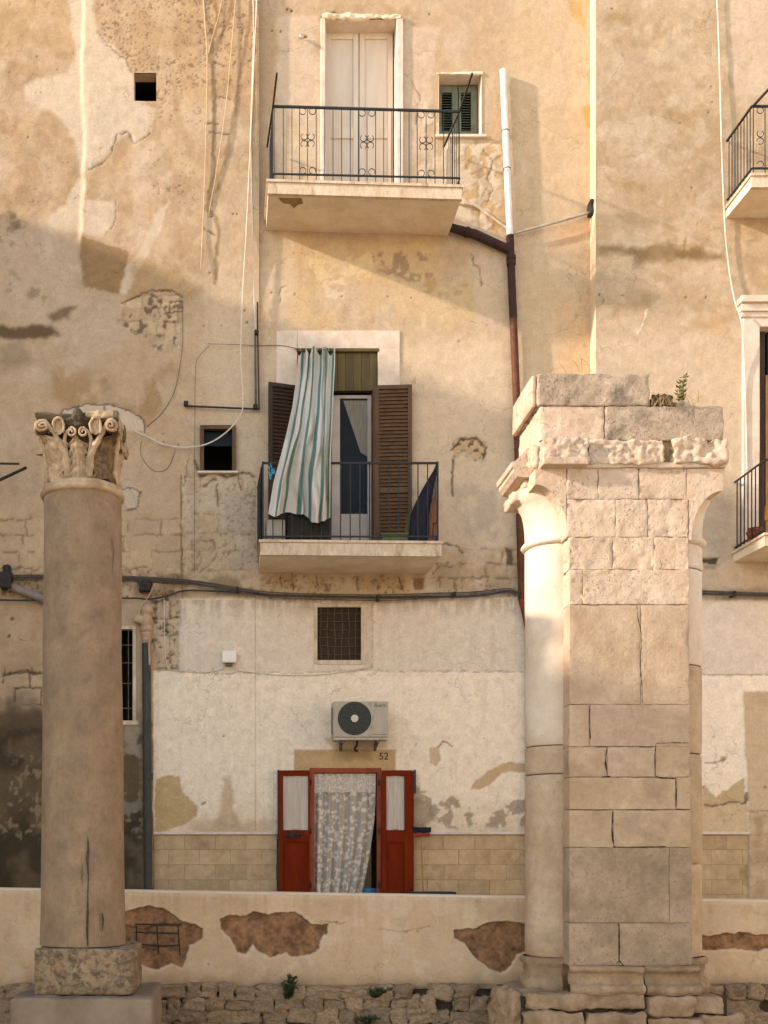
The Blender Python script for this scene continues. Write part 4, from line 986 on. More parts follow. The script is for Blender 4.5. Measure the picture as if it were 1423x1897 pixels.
OH = thing('side_house', 'unseen plain house added at far right to bounce warm sunlight', 'house', (18, 0, -.25))  # out of view, added to bounce warm sunlight into the shade
obj('wall', box(17, 24, -16, 14, -.25, 13), mat('bounce_house_plaster', lin('d3c5b0'), lin('c5b398'), 1.0, bump=.3, bscale=20), OH)  # wall of the added unseen house
obj('eaves', box(16.8, 24, -16.1, 14.1, 13.002, 13.15), M_SLABE, OH)  # eaves of the added unseen house
for k in range(8):
    for z_ in (1.0, 4.6, 8.2):
        wv = obj('window', box(16.95, 16.995, -14+k*3.4, -12.9+k*3.4, z_, z_+1.9), M_WHITE, OH); obj('pane', box(16.93, 16.949, -13.88+k*3.4, -13.02+k*3.4, z_+.1, z_+1.8), M_GREEN, wv)  # windows of the added unseen house

# ================================================================== THINGS ON THE FRONTS
# ---- air conditioner
yA = YF-.42
AC = thing('air_conditioner', 'cream outdoor air conditioner with dark round fan grille above the red door', 'air conditioner', at(669,1370,YF))
x0, x1, z0, z1 = X(617,yA), X(720,yA), Z(1366,yA), Z(1299,yA)
obj('casing', rblock((x0,yA,z0), (x1,YF-.14,z1), .018, 0, 0, 1), M_AC, AC)
obj('foot_rail', box(x0+.01, x1-.01, yA+.01, YF-.15, z0-.035, z0-.001), M_AC, AC)
cx, cz, R = X(657,yA), Z(1331,yA), (1362-1300)/2/F*yA
def ring(cx, cz, y, r0, r1, n=40, d=.006):
    V = []; Fc = []
    for k in range(n):
        a = 2*math.pi*k/n; c, s_ = math.cos(a), math.sin(a)
        V += [(cx+r0*c,y,cz+r0*s_), (cx+r1*c,y,cz+r1*s_), (cx+r1*c,y+d,cz+r1*s_), (cx+r0*c,y+d,cz+r0*s_)]
    for k in range(n):
        a, b = 4*k, 4*((k+1) % n)
        Fc += [(a,b,b+1,a+1), (a+1,b+1,b+2,a+2), (a+3,a+2,b+2,b+3), (a,a+3,b+3,b)]
    return V, [tuple(reversed(f)) for f in Fc]
gr = obj('fan_grille', ring(cx, cz, yA-.004, .0, R, 48, .002), M_ACD, AC)
for k in range(7): obj('grille_ring', ring(cx, cz, yA-.016, R*(.24+.108*k), R*(.24+.108*k)+.011, 40, .008), M_ACR, gr)
for k in range(12):
    a = 2*math.pi*k/12; obj('grille_spoke', tube([(cx+R*.2*math.cos(a),yA-.008,cz+R*.2*math.sin(a)),(cx+R*.97*math.cos(a+.3),yA-.008,cz+R*.97*math.sin(a+.3))], .004, 4), M_ACR, gr)
obj('fan_hub', ring(cx, cz, yA-.02, .0, R*.22, 24, .01), M_ACH, gr)
text('logo', 'CLAETE', 704, 1307.5, yA-.002, .048, M_INK, AC)
obj('label_line', box(X(692,yA), X(717,yA), yA-.002, yA+.002, Z(1361,yA), Z(1360,yA)), M_GREYP, AC)
obj('side_handle', box(x0-.014, x0-.001, yA+.06, yA+.12, Z(1358,yA), Z(1310,yA)), M_GREYP, AC)
for ub in (634,699):
    xb = X(ub, yA+.15); obj('bracket', join([box(xb-.018, xb+.018, yA+.03, YF-.002, z0-.075, z0-.037), box(xb-.018, xb+.018, YF-.04, YF-.003, z0-.16, z0-.076), tube([(xb,yA+.10,z0-.07),(xb,YF-.03,z0-.15)], .013, 4)]), M_GREYP, AC)
obj('drain_hose', tube(smooth_path([(X(664,yA),yA+.12,z0-.04),(X(663,yA),yA+.14,z0-.10),(X(655,YF),YF-.16,z0-.14),(X(660,YF),YF-.08,z0-.16),(X(662,YF),YF+.01,z0-.14)], 5), .016, 7), M_BLACK, AC)

# ---- pipes
WP = thing('drain_pipe', 'white vertical pipe with wire clips, brightly sunlit, right of the green window', 'pipe', at(938,432,YF-.08))
pp = [at(932,130,YF-.075), at(938,280,YF-.075), at(945,437,YF-.075)]
obj('tube', tube(pp, .047, 16), M_PIPEW, WP, smooth=False)
for (u_, v_) in ((936.5,243),(939.5,313)):
    c = at(u_, v_, YF-.075); obj('clip', tube([(c[0]+.052*math.cos(a), c[1]+.052*math.sin(a), c[2]) for a in np.linspace(0, 2*math.pi, 14)[:-1]], .006, 4, closed=True), M_GREYP, WP)
    obj('clip', tube([(c[0],c[1]+.05,c[2]),(c[0],YF+.02,c[2])], .006, 4), M_GREYP, WP)
RP = thing('drain_pipe', 'rusty brown downpipe with a dark sloping branch from under the upper balcony', 'pipe', at(965,1110,YF-.09))
yp = YF-.085
obj('tube', tube([at(945,437,yp), at(946,470,yp), at(951,590,yp)], .055, 14), M_PIPED, RP)
obj('tube', tube([at(951,590,yp), at(958,760,yp), at(967,1110,yp)], .053, 14), M_PIPEB, RP)
obj('branch', tube([at(833,421,YF-.10), at(880,434,YF-.10), at(944,463,yp)], [.058,.066,.062], 12), M_PIPED, RP)
for (a, b, v_) in ((.068,.068,478),(.066,.066,488)):
    c = at(947, v_, yp); obj('collar', lathe([(.0,c[2]-.025),(a,c[2]-.025),(b,c[2]+.025),(.0,c[2]+.025)], 16, (c[0],c[1])), M_PIPED, RP)
c = at(868,432,YF-.10); obj('collar', tube([at(862,429,YF-.10), at(868,431,YF-.10)], .074, 12), M_PIPED, RP)
obj('base_pipe', tube([at(967,1110,yp), at(974,1140,yp), at(982,1180,yp), at(986,1700,yp)], .05, 10), mat('red_pipe', lin('84442b'), lin('6b331f'), 6), RP)
TP = tag(obj('thin_pipe', tube(smooth_path([at(952,434,YF-.05), at(962,430,YF-.09), at(1030,412,YF-.10), at(1092,394,YF-.09), at(1100,392,YF-.09)], 4), .018, 8), mat('grey_cream_pipe', lin('b7aa94'), lin('9d8e77'), 6)), 'thin grey pipe rising from the downpipe joint to a dark hole in the corner', 'pipe')
tag(obj('thin_pipe', tube(smooth_path([at(850,377,YF-.03), at(880,381,YF-.03), at(905,398,YF-.03), at(940,424,YF-.03)], 5), .017, 8), M_SLABE), 'thin cream pipe curving down from the upper balcony to the white pipe', 'pipe')
tag(obj('wall_hole', rblock((X(1104,YR)-.05, YF-.16, Z(406,YF)), (X(1104,YR)+.02, YF-.02, Z(380,YF)), .012, 0, .03, 3, cell=.03), M_BLACK), 'small black hole with rag stuffing at the house corner where the thin pipe ends', 'hole')
DP = thing('drain_pipe', 'dark grey blue downpipe with clay collar beside the barred window', 'pipe', at(273,1700,YF-.07))
obj('tube', tube([at(271,1192,YF-.13), at(273,1450,YF-.13), at(275,1704,YF-.13)], .062, 14), M_PIPEG, DP)
c = at(274,1438,YF-.13); obj('collar', lathe([(0,c[2]-.05),(.075,c[2]-.05),(.075,c[2]+.04),(0,c[2]+.04)], 16, (c[0],c[1])), M_PIPEG, DP)
c = at(272,1180,YF-.13); zc = c[2]
obj('clay_collar', lathe([(0,zc-.10),(.055,zc-.10),(.075,zc-.04),(.07,zc-.01),(.085,zc+.03),(.08,zc+.06),(.10,zc+.09),(.085,zc+.14),(.08,zc+.30),(.10,zc+.36),(.085,zc+.42),(.05,zc+.46),(0,zc+.47)], 16, (c[0],c[1]), jitter=.08), M_CLAY, DP)
obj('clay_elbow', tube(smooth_path([at(272,1158,YF-.13), at(262,1148,YF-.16), at(250,1146,YF-.16)], 4), [.06]*4+[.062]*4+[.075], 10), M_CLAY, DP)
obj('drip', tube([at(276,1185,YF-.2), at(277,1215,YF-.2), at(277,1232,YF-.2)], [.018,.02,.012], 6), M_CLAY, DP)
LPp = thing('waste_pipe', 'grey waste pipe sloping from a black box behind the column', 'pipe', at(60,1105,YF-.14))
obj('tube', tube([at(18,1086,YF-.16), at(90,1114,YF-.16), at(150,1136,YF-.16)], .058, 12), mat('dusty_grey_pipe', lin('8e8071'), lin('786b5d'), 8, rough=.6), LPp)
obj('junction_box', rblock((X(6,YF), YF-.26, Z(1096,YF)), (X(27,YF), YF-.07, Z(1066,YF)), .01, 0, .012, 2, cell=.06), M_BLACK, LPp)
for u_ in (11,18): obj('socket', tube([at(u_,1075,YF-.264), at(u_,1075,YF-.255)], .018, 8), M_BROWN2, LPp)
obj('box_cap', rblock((X(11,YF), YF-.22, Z(1066,YF)), (X(24,YF), YF-.08, Z(1053,YF)), .03, 0, .02, 6, cell=.05), M_BLACK, LPp)

# ---- the bundle of cables along the houses
CB = thing('cable_bundle', 'dusty bundle of black cables strung across all house fronts', 'cable', at(700,1104,YF-.08))
path = [(-60,1066),(0,1067),(80,1066),(230,1070),(330,1076),(400,1084),(480,1096),(560,1101),(700,1105),(800,1103),(880,1099),(940,1091),(968,1097),(1060,1096),(1180,1094),(1300,1096),(1423,1099),(1560,1100)]
rnd = random.Random(2)
for k in range(5):
    ph = rnd.uniform(0, 6); pts = []
    for i, (u_, v_) in enumerate(path):
        sag = [(-3,1,4,7,9)[k]][0]*(1 if 400 < u_ < 960 else .8)
        pts.append(at(u_, v_+sag*.75+1.6*math.sin(i*1.3+ph), (YF if u_ < 1100 else YR)-.10-.012*math.sin(i*1.7+ph)))
    obj('cable', tube(smooth_path(pts, 5), (.010,.008,.011,.007,.006)[k], 6), (M_CABLEG, M_CABLEG, M_CABLE, M_CABLEG, M_CABLEG)[k], CB)
obj('cable', tube(smooth_path([at(-60,1110,YF-.16), at(60,1112,YF-.16), at(235,1108,YF-.16), at(275,1110,YF-.16), at(310,1104,YF-.14), at(345,1094,YF-.1), at(420,1096,YF-.1), at(480,1098,YF-.1)], 5), .013, 6), M_CABLE, CB)
for u_, v_ in ((268,1084),(842,1101),(440,1092),(700,1108),(1360,1100)):
    c = at(u_, v_, (YF if u_ < 1100 else YR)-.10); obj('cable_clip', rblock((c[0]-.025,c[1]-.03,c[2]-.04), (c[0]+.025,c[1]+.1,c[2]+.04), .01, 0, .01, 1), M_BLACK, CB)
obj('junction', rblock((X(258,YF), YF-.2, Z(1102,YF)), (X(282,YF), YF-.06, Z(1080,YF)), .03, 0, .04, 12, cell=.04), M_BLACK, CB)
obj('loose_wire', tube(smooth_path([at(288,1080,YF-.2), at(275,1105,YF-.2), at(262,1122,YF-.2), at(257,1140,YF-.2)], 4), .006, 5), M_CABLEY, CB)

def cable(name, pts, r, m, label, n=5):
    return tag(obj(name, tube(smooth_path([at(a, b, YF-c) for a, b, c in pts], n), r, 6), m, smooth=True), label, 'cable', 'cables hanging on the house fronts' if name == 'hanging_cable' else 'thin wires fixed to the house fronts')
cable('hanging_cable', [(477,-20,.10),(472,80,.11),(466,220,.12),(458,400,.12),(449,560,.11),(446,660,.11),(450,735,.11),(446,768,.12),(420,800,.12),(385,822,.13),(345,829,.13),(305,824,.13),(270,808,.14),(250,799,.14)], .0105, M_CABLEW, 'long white cable hanging down past the small window and looping left')
cable('hanging_cable', [(468,-20,.09),(470,60,.09),(465,240,.10),(468,420,.09),(471,560,.08),(474,620,.07)], .008, M_CABLEW, 'thin white cable close beside the upper balcony, ending at the black conduit')
cable('hanging_cable', [(376,-20,.10),(381,60,.11),(384,110,.11),(382,240,.12),(378,370,.11),(372,504,.08)], .008, M_CABLEY, 'thin cream cable left of the hanging cables with frayed lower end')
cable('hanging_cable', [(414,-20,.10),(405,30,.11),(393,70,.12),(386,100,.11)], .006, M_CABLEY, 'short thin cream wire slanting into the cable at the top edge')
cable('hanging_cable', [(438,-20,.10),(429,90,.12),(418,200,.13),(404,300,.12),(386,402,.09)], .007, M_CABLEY, 'thin cream wire slanting down left between the hanging cables')
tag(obj('hanging_cable', tube(smooth_path([at(a, b, YR-c) for a, b, c in ((1327,-20,.04),(1331,60,.04),(1335,200,.05),(1338,300,.05),(1343,420,.05),(1351,500,.05),(1362,560,.08),(1374,600,.14),(1380,700,.07),(1384,870,.06))], 5), .010, 6), M_CABLEW), 'thin white cable running down the right house past its balconies', 'cable', 'cables hanging on the house fronts')
cable('wall_wire', [(385,637,.07),(430,638,.07),(475,640,.02),(520,640,.02),(552,646,.03)], .004, M_CABLEG, 'thin dark wire strung at the head of the middle balcony door')
cable('wall_wire', [(337,560,.065),(338,640,.065),(325,720,.07),(300,765,.07),(272,790,.07)], .004, M_CABLEG, 'thin dark wire curving down to the capital')
cable('wall_wire', [(262,818,.065),(262,845,.065),(285,872,.065),(310,868,.065),(325,835,.065)], .004, M_CABLEG, 'loose loop of thin wire right of the capital')
cable('wall_wire', [(388,640,.065),(366,665,.065),(362,700,.065),(361,800,.065),(360,1060,.065)], .0035, M_CABLEG, 'thin wire dropping straight down beside the small brown window')
cable('wall_wire', [(304,1105,.09),(305,1180,.09),(308,1225,.085),(313,1240,.085)], .006, M_CABLEW, 'thin white wire on the rough strip right of the clay collar')
cable('wall_wire', [(313,1240,.03),(370,1246,.03),(412,1240,.03),(414,1234,.03)], .006, M_CABLEW, 'white wire running from the rough strip to the white box')
cable('wall_wire', [(436,1234,.03),(440,1242,.03),(500,1249,.03),(560,1251,.03),(620,1247,.03),(684,1236,.03),(690,1228,.02)], .006, M_CABLEW, 'white wire sagging from the white box to the grated window')
CD = thing('conduit', 'black iron conduit bent in an L beside the left shutter', 'conduit', at(477,757,YF-.07))
obj('upright', tube([at(477,560,YF-.05), at(477.5,620,YF-.07), at(480,758,YF-.07)], .012, 6), M_BLACK, CD)
obj('upright', tube([at(473,622,YF-.07), at(474,755,YF-.07)], .018, 6), M_CABLEG, CD)
obj('crossbar', tube([at(343,752,YF-.08), at(481,758,YF-.08)], .014, 6), M_BLACK, CD)
for u_, v_ in ((345,752),(473,758),(475,621)): obj('clamp', rblock((X(u_-4,YF), YF-.12, Z(v_+4,YF)), (X(u_+4,YF), YF-.05, Z(v_-4,YF)), .01, 0, 0, 1), M_BLACK, CD)
IB = thing('iron_bracket', 'two black iron rods jutting in from the left edge', 'bracket', at(0,890,YF-.4))
obj('rod', tube([at(-60,858,YF-.5), at(36,859,YF-.5)], .016, 5), M_BLACK, IB); obj('rod', tube([at(-60,918,YF-.2), at(0,889,YF-.35), at(49,866,YF-.5)], .022, 5), M_BLACK, IB)
JB = thing('wall_box', 'small white junction box on the pale lower wall', 'box', at(424,1232,YF))
obj('casing', rblock((X(411,YF), YF-.13, Z(1230,YF)), (X(438,YF), YF-.02, Z(1208,YF)), .02, 0, 0, 1), mat('cream_plastic', lin('efe4d2'), None, rough=.5), JB)
obj('underside', box(X(418,YF), X(431,YF), YF-.09, YF-.02, Z(1235,YF), Z(1230.5,YF)), M_GREYP, JB)
tag(obj('conduit_end', join([tube([at(556,66,YF-.12), at(560,68,YF-.02)], .022, 8)]), M_WHITE), 'short white pipe stub left of the upper balcony door', 'pipe')

# ---- striped curtain over the middle balcony
yR2 = YF-1.08
SCu = thing('striped_curtain', 'green and white striped curtain blown out over the middle balcony rail', 'curtain', at(560,965,yR2-.05))
def stripe_mat():
    m, n, l, b = new_mat('green_white_striped_cloth'); b.inputs['Roughness'].default_value = .9
    tc = n.new('ShaderNodeTexCoord'); sp = n.new('ShaderNodeSeparateXYZ'); l.new(tc.outputs['UV'], sp.inputs[0])
    mu = n.new('ShaderNodeMath'); mu.operation = 'MULTIPLY'; mu.inputs[1].default_value = 6.0; l.new(sp.outputs[0], mu.inputs[0])
    fr = n.new('ShaderNodeMath'); fr.operation = 'FRACT'; l.new(mu.outputs[0], fr.inputs[0])
    cr = n.new('ShaderNodeValToRGB'); cr.color_ramp.interpolation = 'CONSTANT'; e = cr.color_ramp.elements
    wht = (*lin('d9cfbf'), 1); grn = (*lin('5c8273'), 1); grn2 = (*lin('8aa294'), 1)
    e[0].position = 0; e[0].color = wht; e[1].position = .54; e[1].color = grn2
    for p_, c_ in ((.58,grn),(.84,grn2),(.88,wht)): q = e.new(p_); q.color = c_
    l.new(fr.outputs[0], cr.inputs[0]); l.new(cr.outputs[0], b.inputs['Base Color'])
    tl_ = n.new('ShaderNodeBsdfTranslucent'); l.new(cr.outputs[0], tl_.inputs['Color'])
    mx = n.new('ShaderNodeMixShader'); mx.inputs[0].default_value = .22; l.new(b.outputs[0], mx.inputs[1]); l.new(tl_.outputs[0], mx.inputs[2]); l.new(mx.outputs[0], n['Material Output'].inputs['Surface'])
    return m
def n1(a, b, sd, o=3):
    tb = _tab(sd); s_ = 0; am_ = .5; nn = 0; a += 20; b += 20
    for k in range(o):
        x = a*2**k+17.3*k; y = b*2**k+5.1*k; xi = int(x); yi = int(y); fx = x-xi; fy = y-yi; fx = fx*fx*(3-2*fx); fy = fy*fy*(3-2*fy)
        v0 = tb[xi % 128, yi % 128]*(1-fx)+tb[(xi+1) % 128, yi % 128]*fx; v1 = tb[xi % 128, (yi+1) % 128]*(1-fx)+tb[(xi+1) % 128, (yi+1) % 128]*fx
        s_ += am_*(v0*(1-fy)+v1*fy); nn += am_; am_ *= .5
    return float(s_/nn)-.5
def sc_fn(s_, t):
    v_ = 650+t*(312+7*math.sin(s_*9+1)-16*(1-s_)**2)+9*n1(s_*9, t, 301)*t
    v_ += (1-t)**8*9*math.sin(s_*22+1)
    le = np.interp(t, [0,.15,.35,.5,.62,.8,1], [553,550,541,531,522,507,497]); re = np.interp(t, [0,.08,.3,.6,1], [621,621,617,613,612])
    sw = s_+(.24*n1(s_*4, t*2.0, 305)+.04*n1(s_*9+t, t*2.2, 307))*min(1, 5*s_, 5*(1-s_))
    u_ = le+sw*(re-le)
    k = float(sstep(0, .62, np.float64(t))); Yc = (YF-.06)*(1-k)+(yR2-.06)*k if t < .62 else yR2-.06-.05*(t-.62)
    am = .10+.09*t
    fold = am*1.5*n1(s_*5+.5*t, t*1.1, 311, 2)+am*.38*math.sin(s_*27+2.5*n1(s_*2, t*2, 313)*4)+.06*n1(s_*16, t*2, 315)
    if .60 < t < .68: fold = fold*.75-.01
    yy = Yc+fold-(.02 if t > .55 else 0)
    if t > .56: yy = min(yy, yR2-.004+.3*max(0, .60-t))
    return at(u_, v_, yy)
cloth('cloth', 120, 60, sc_fn, stripe_mat(), SCu)
obj('curtain_wire', tube([at(545,647,YF-.06), at(628,648,YF-.06)], .005, 5), M_CABLEG, SCu)
for k in range(7):
    c = at(556+k*10.5, 648, YF-.06); obj('curtain_ring', tube([(c[0],c[1]+.018*math.cos(a),c[2]+.018*math.sin(a)) for a in np.linspace(0, 2*math.pi, 10)[:-1]], .003, 4, closed=True), M_WHITE, SCu)

# ---- things on the middle balcony
yB = YF-.75; zf = Z(1000, YF-1.08)+.003
UM = thing('closed_parasol', 'closed navy cloth parasol leaning in the right corner of the middle balcony', 'parasol', (X(765,yB), yB, zf))
def um_fn(s_, t):
    a = s_*2*math.pi; p0 = np.array([X(771,yB), yB, zf+.02]); p1 = np.array([X(809,yB-.2), yB-.2, Z(866,yB-.2)])
    c = p0+(p1-p0)*t; c[0] += -.05*math.sin(t*math.pi)
    r = (.14*(1-t)**.8+.012)*(1+.22*math.cos(a*6+t*2)+.08*math.sin(a*11))
    return (c[0]+r*math.cos(a), c[1]+r*.7*math.sin(a), c[2]+.03*math.sin(a*3)*(1-t))
obj('canopy', grid_surf(49, 20, um_fn), M_NAVY, UM, smooth=True)
obj('pole', tube([(X(770,yB), yB, zf), (X(811,yB-.2), yB-.2, Z(858,yB-.2))], .014, 6), M_BLACK, UM)
tag(obj('folded_chair', join([tube([(X(796,yB-.1),yB-.1,zf),(X(804,yB-.18),yB-.18,Z(920,yB-.18))], .022, 5), tube([(X(800,yB-.02),yB-.02,zf),(X(808,yB-.1),yB-.1,Z(930,yB-.1))], .018, 5), box(X(797,yB),X(806,yB),yB-.16,yB-.12,Z(975,yB),Z(935,yB))]), M_ORANGE), 'orange wooden folded chair behind the parasol', 'chair')
GB = tag(obj('plastic_crate', join([box(X(703,yB),X(748,yB),yB-.3,yB-.28,zf,zf+.09), box(X(703,yB),X(706,yB),yB-.279,yB,zf,zf+.09), box(X(745,yB),X(748,yB),yB-.279,yB,zf,zf+.09), box(X(707,yB),X(744,yB),yB-.27,yB-.02,zf+.001,zf+.07), box(X(701,yB),X(750,yB),yB-.315,yB-.301,zf+.075,zf+.095)]), M_LIME), 'olive green plastic crate on the middle balcony floor', 'crate')
def lm_fn(s_, t):
    u_ = 744+13*t**.7+10*s_*(1-.6*t); return at(u_, 1012-78*t-3*s_, yB-.12-.05*math.sin(t*3)+.05*s_)
tag(obj('green_mat', grid_surf(6, 14, lm_fn), M_LIME, smooth=True), 'rolled lime green mat left of the parasol', 'mat')
tag(obj('storage_box', rblock((X(492,yB),yB-.25,zf), (X(527,yB),yB+.1,zf+.30), .02, 0, 0, 1), mat('pale_grey_box', lin('a39a8b'), None, rough=.6)), 'pale box behind the railing at the left end of the middle balcony', 'box')
tag(obj('covered_appliance', rblock((X(530,yB),yB-.28,zf), (X(606,yB),yB+.2,zf+.52), .05, 0, .03, 5, cell=.1), mat('dark_cover', lin('2e2925'), lin('1e1b19'), 6, rough=.8)), 'dark covered appliance behind the hem of the striped curtain', 'appliance')
TS = thing('clothes_pegs', 'turquoise clothes pegs hanging at the left end of the balcony rail', 'pegs', at(503,885,yR2+.03))
rnd = random.Random(8)
for k in range(16):
    c = at(498+rnd.uniform(0,11), 860+rnd.uniform(0,26), yR2+.02+rnd.uniform(-.03,.05)); a = rnd.uniform(-.5,.5)
    obj('peg', tube([(c[0]-.02*a,c[1],c[2]+.03),(c[0]+.02*a,c[1],c[2]-.03)], .008, 4), M_TURQ, TS)
tag(obj('side_bar_stand_in', grid_surf(8, 12, lambda s_, t: (X(487,yR2+.04)-.02-.012*math.sin(s_*9+t*3), yR2+.04+s_*.5, Z(862,yR2)+t*(Z(996,yR2)-Z(862,yR2)))), mat('black_green_sheet', lin('1d2421'), lin('161a18'), 6, rough=.8), smooth=True), 'added dark sheet standing in for the overlapping left side bars of the middle balcony', 'sheet')  # added in place of side bars that merge dark when seen edge-on
TPt = thing('terracotta_planter', 'stack of terracotta planters on the right middle balcony', 'planter', (X(1390,YR-.5), YR-.5, Z(985,YR-.95)))
zq = Z(990, YR-.95)+.024
for k in range(4): obj('pot', lathe([(.0,zq+.0+k*.05),(.085,zq+.0+k*.05),(.10,zq+.04+k*.05),(.11,zq+.048+k*.05),(.0,zq+.046+k*.05)], 12, (X(1397,YR-.45)+(k % 2)*.02, YR-.45)), M_TERRA, TPt)
tag(obj('orange_cloth', rblock((X(1418,YR-.6),YR-.62,Z(965,YR-.6)), (X(1426,YR-.6),YR-.55,Z(935,YR-.6)), .02, 0, .02, 3, cell=.04), mat('orange_fabric', lin('c07a2c'), None)), 'small orange cloth on the right middle balcony railing', 'cloth')

# ---- street things behind the low wall
BR = thing('broom', 'upside down broom with red head leaning on the dado right of the red door', 'broom', at(786,1700,YF-.25))
obj('stick', tube([at(786,1700,YF-.3), at(780,1548,YF-.08)], .011, 6), M_STICK, BR)
obj('head', rblock((X(764,YF-.07),YF-.11,Z(1549,YF-.07)), (X(796,YF-.07),YF-.05,Z(1543,YF-.07)), .008, 0, 0, 1), M_BROOMR, BR)
obj('bristles', rblock((X(762,YF-.07),YF-.12,Z(1543,YF-.07)), (X(799,YF-.07),YF-.04,Z(1532,YF-.07)), .02, 0, .02, 4, cell=.03), M_BRIST, BR)
BKp = thing('bucket', 'bright blue bucket standing in the red doorway behind the lace curtain', 'bucket', at(683,1704,YF+.22))
c = at(683,1700,YF+.22); z0 = .655
obj('pail', lathe([(.0,z0),(.11,z0),(.145,z0+.40),(.155,z0+.40),(.155,z0+.425),(.14,z0+.425),(.12,z0+.1),(.0,z0+.1)], 24, (c[0],c[1])), M_BLUE, BKp, smooth=False)
obj('bail', tube([(c[0]+.15*math.cos(a), c[1]-.1*math.sin(a), z0+.42-.08*math.sin(a)) for a in np.linspace(0, math.pi, 12)], .004, 4), M_PIPEW, BKp)
BN = thing('bench', 'dark grey bench top showing above the low wall by the broom', 'bench', at(800,1700,YF-.5))
yb = YF-.45; zt = Z(1652, yb)
obj('seat', box(X(756,yb), X(842,yb), yb-.15, yb+.15, zt-.075, zt, .006), mat('slate_plank', lin('33363a'), lin('292b2e'), 8), BN)
for u_ in (762,836): obj('leg', box(X(u_-3,yb), X(u_+3,yb), yb-.12, yb+.12, .652, zt-.076), M_BLACK, BN)

# ================================================================== LOW WALL
LW = thing('low_wall', 'low cream rendered wall with brown peeled patches in front of the houses', 'wall', (2, YW, 0))
def top_v(u): return 1647+u*.0155
def paint_low(p):
    u, v = p.u, p.v
    k = 1+.12*(fbm(u/160, v/90, 1, 5)-.5)+.10*(fbm(u/50, v/50, 2, 4)-.5)+.05*(fbm(u/9, v/60, 3, 3)-.5)
    p.col *= k[:,None]
    al = np.arange(len(u))
    p.lay(al, sstep(1770, 1840, v+20*(fbm(u/60, v/60, 9, 3)-.5))*.35, lin('ab8d68'))
    p.lay(al, sstep(12, 2, v-top_v(u))*.45, lin('dcc9ae'))
    p.h += .004*(fbm(u/60, v/60, 12, 4)-.5)+.003*(fbm(u/8, v/8, 13, 3)-.5)
    p.lay(al, sstep(.52, .70, fbm(u/6, v/150, 15, 4))*sstep(1780, 1660, v)*.35, lin('b09470')); p.lay(al, sstep(.5, .66, fbm(u/70, v/40, 16, 5))*.30, lin('b89a77')); p.lay(al, sstep(.54, .66, fbm(u/30, v/30, 18, 5))*.25, lin('dcc8ac'))
    p.lay(al, sstep(1795, 1835, v+26*(fbm(u/26, v/26, 17, 5)-.5))*.55, lin('8f7452'))
    C_ = lin('8a6547')
    for poly in ([(228,1690),(250,1684),(275,1679),(300,1683),(320,1695),(336,1708),(360,1712),(376,1722),(375,1738),(352,1752),(346,1770),(336,1792),(318,1784),(292,1796),(268,1790),(240,1776),(228,1770)],
                 [(408,1704),(424,1696),(455,1697),(470,1690),(495,1695),(512,1690),(545,1690),(580,1713),(608,1713),(604,1730),(592,1742),(592,1758),(576,1768),(540,1772),(530,1765),(500,1774),(478,1762),(466,1750),(455,1768),(440,1764),(428,1740),(410,1722)],
                 [(840,1724),(862,1720),(880,1720),(905,1710),(940,1707),(978,1712),(990,1760),(958,1770),(948,1790),(930,1803),(908,1796),(890,1780),(872,1762),(862,1748),(843,1738)],
                 [(1290,1733),(1320,1736),(1345,1728),(1362,1732),(1372,1726),(1400,1733),(1423,1731),(1520,1735),(1520,1758),(1423,1756),(1404,1763),(1370,1757),(1350,1757),(1320,1761),(1290,1758)]):
        i, m = p.area(poly, 1.0, 5, 3)
        hs = fbm(u[i]/16, v[i]/16, 31, 4)
        h2 = fbm(u[i]/5, v[i]/5, 37, 3); p.lay(i, m, C_*(1+1.1*(hs-.5)+.9*(h2-.5))[:,None], 1.0); p.h[i] -= m*(.030-.022*(hs-.5)-.008*(h2-.5))
        rim = sstep(3.2, 1.2, abs(poly_sd(u[i]+p.wu[i]*5+p.fu[i]*3, v[i]+p.wv[i]*5+p.fv[i]*3, poly)-2.2)); p.lay(i, rim*.22, lin('dbc6a6'))
        p.crack(poly[:len(poly)//2], 1.0, lin('5a3f29'), .6, .004, 3)
    p.crack([(228,1716),(270,1722),(300,1712),(336,1716)], 1.4, lin('4a3322'), .7); p.crack([(250,1755),(290,1752),(330,1758)], 1.2, lin('4a3322'), .6)
    p.crack([(590,1708),(632,1712),(640,1708)], 1, k=.4); p.crack([(700,1722),(740,1726),(800,1716)], 1, k=.3)
    p.dots([(624,1708),(775,1725),(386,1786)], 2); p.patch([(630,1690),(650,1690),(650,1830),(634,1830)], lin('b8966c'), .25, 8, 10)
    p.h -= .02*sstep(1822, 1832, v+16*(fbm(u/30, v/30, 19, 4)-.5))
us2 = axis([(-400,-10,40), (-10,1440,1.9), (1440,1900,40)], [])
nvv = 110
UU = np.tile(us2, nvv); TT = np.repeat(np.linspace(0, 1, nvv), len(us2)); VV = top_v(UU)+TT*(1850-top_v(UU))
p = Painter(UU, VV, lin('c9aa86')); paint_low(p)
n_ = len(us2); co_ = np.stack([(UU-U0)/F*YW, YW-p.h, EYE+(V0-VV)/F*YW], 1)
Fc = [(j*n_+i+n_, j*n_+i+1+n_, j*n_+i+1, j*n_+i) for j in range(nvv-1) for i in range(n_-1)]
me = bpy.data.meshes.new('render_face'); me.from_pydata(co_.tolist(), [], Fc); me.update()
at_ = me.attributes.new('Col', 'FLOAT_COLOR', 'POINT'); rg = np.ones((len(UU),4), np.float32); rg[:,:3] = np.clip(p.col, .01, .9); at_.data.foreach_set('color', rg.ravel())
link('render_face', me, M_PL2, LW, smooth=True)
xa, xb = X(-400,YW), X(1900,YW); zA, zB = Z(top_v(-400),YW), Z(top_v(1900),YW)
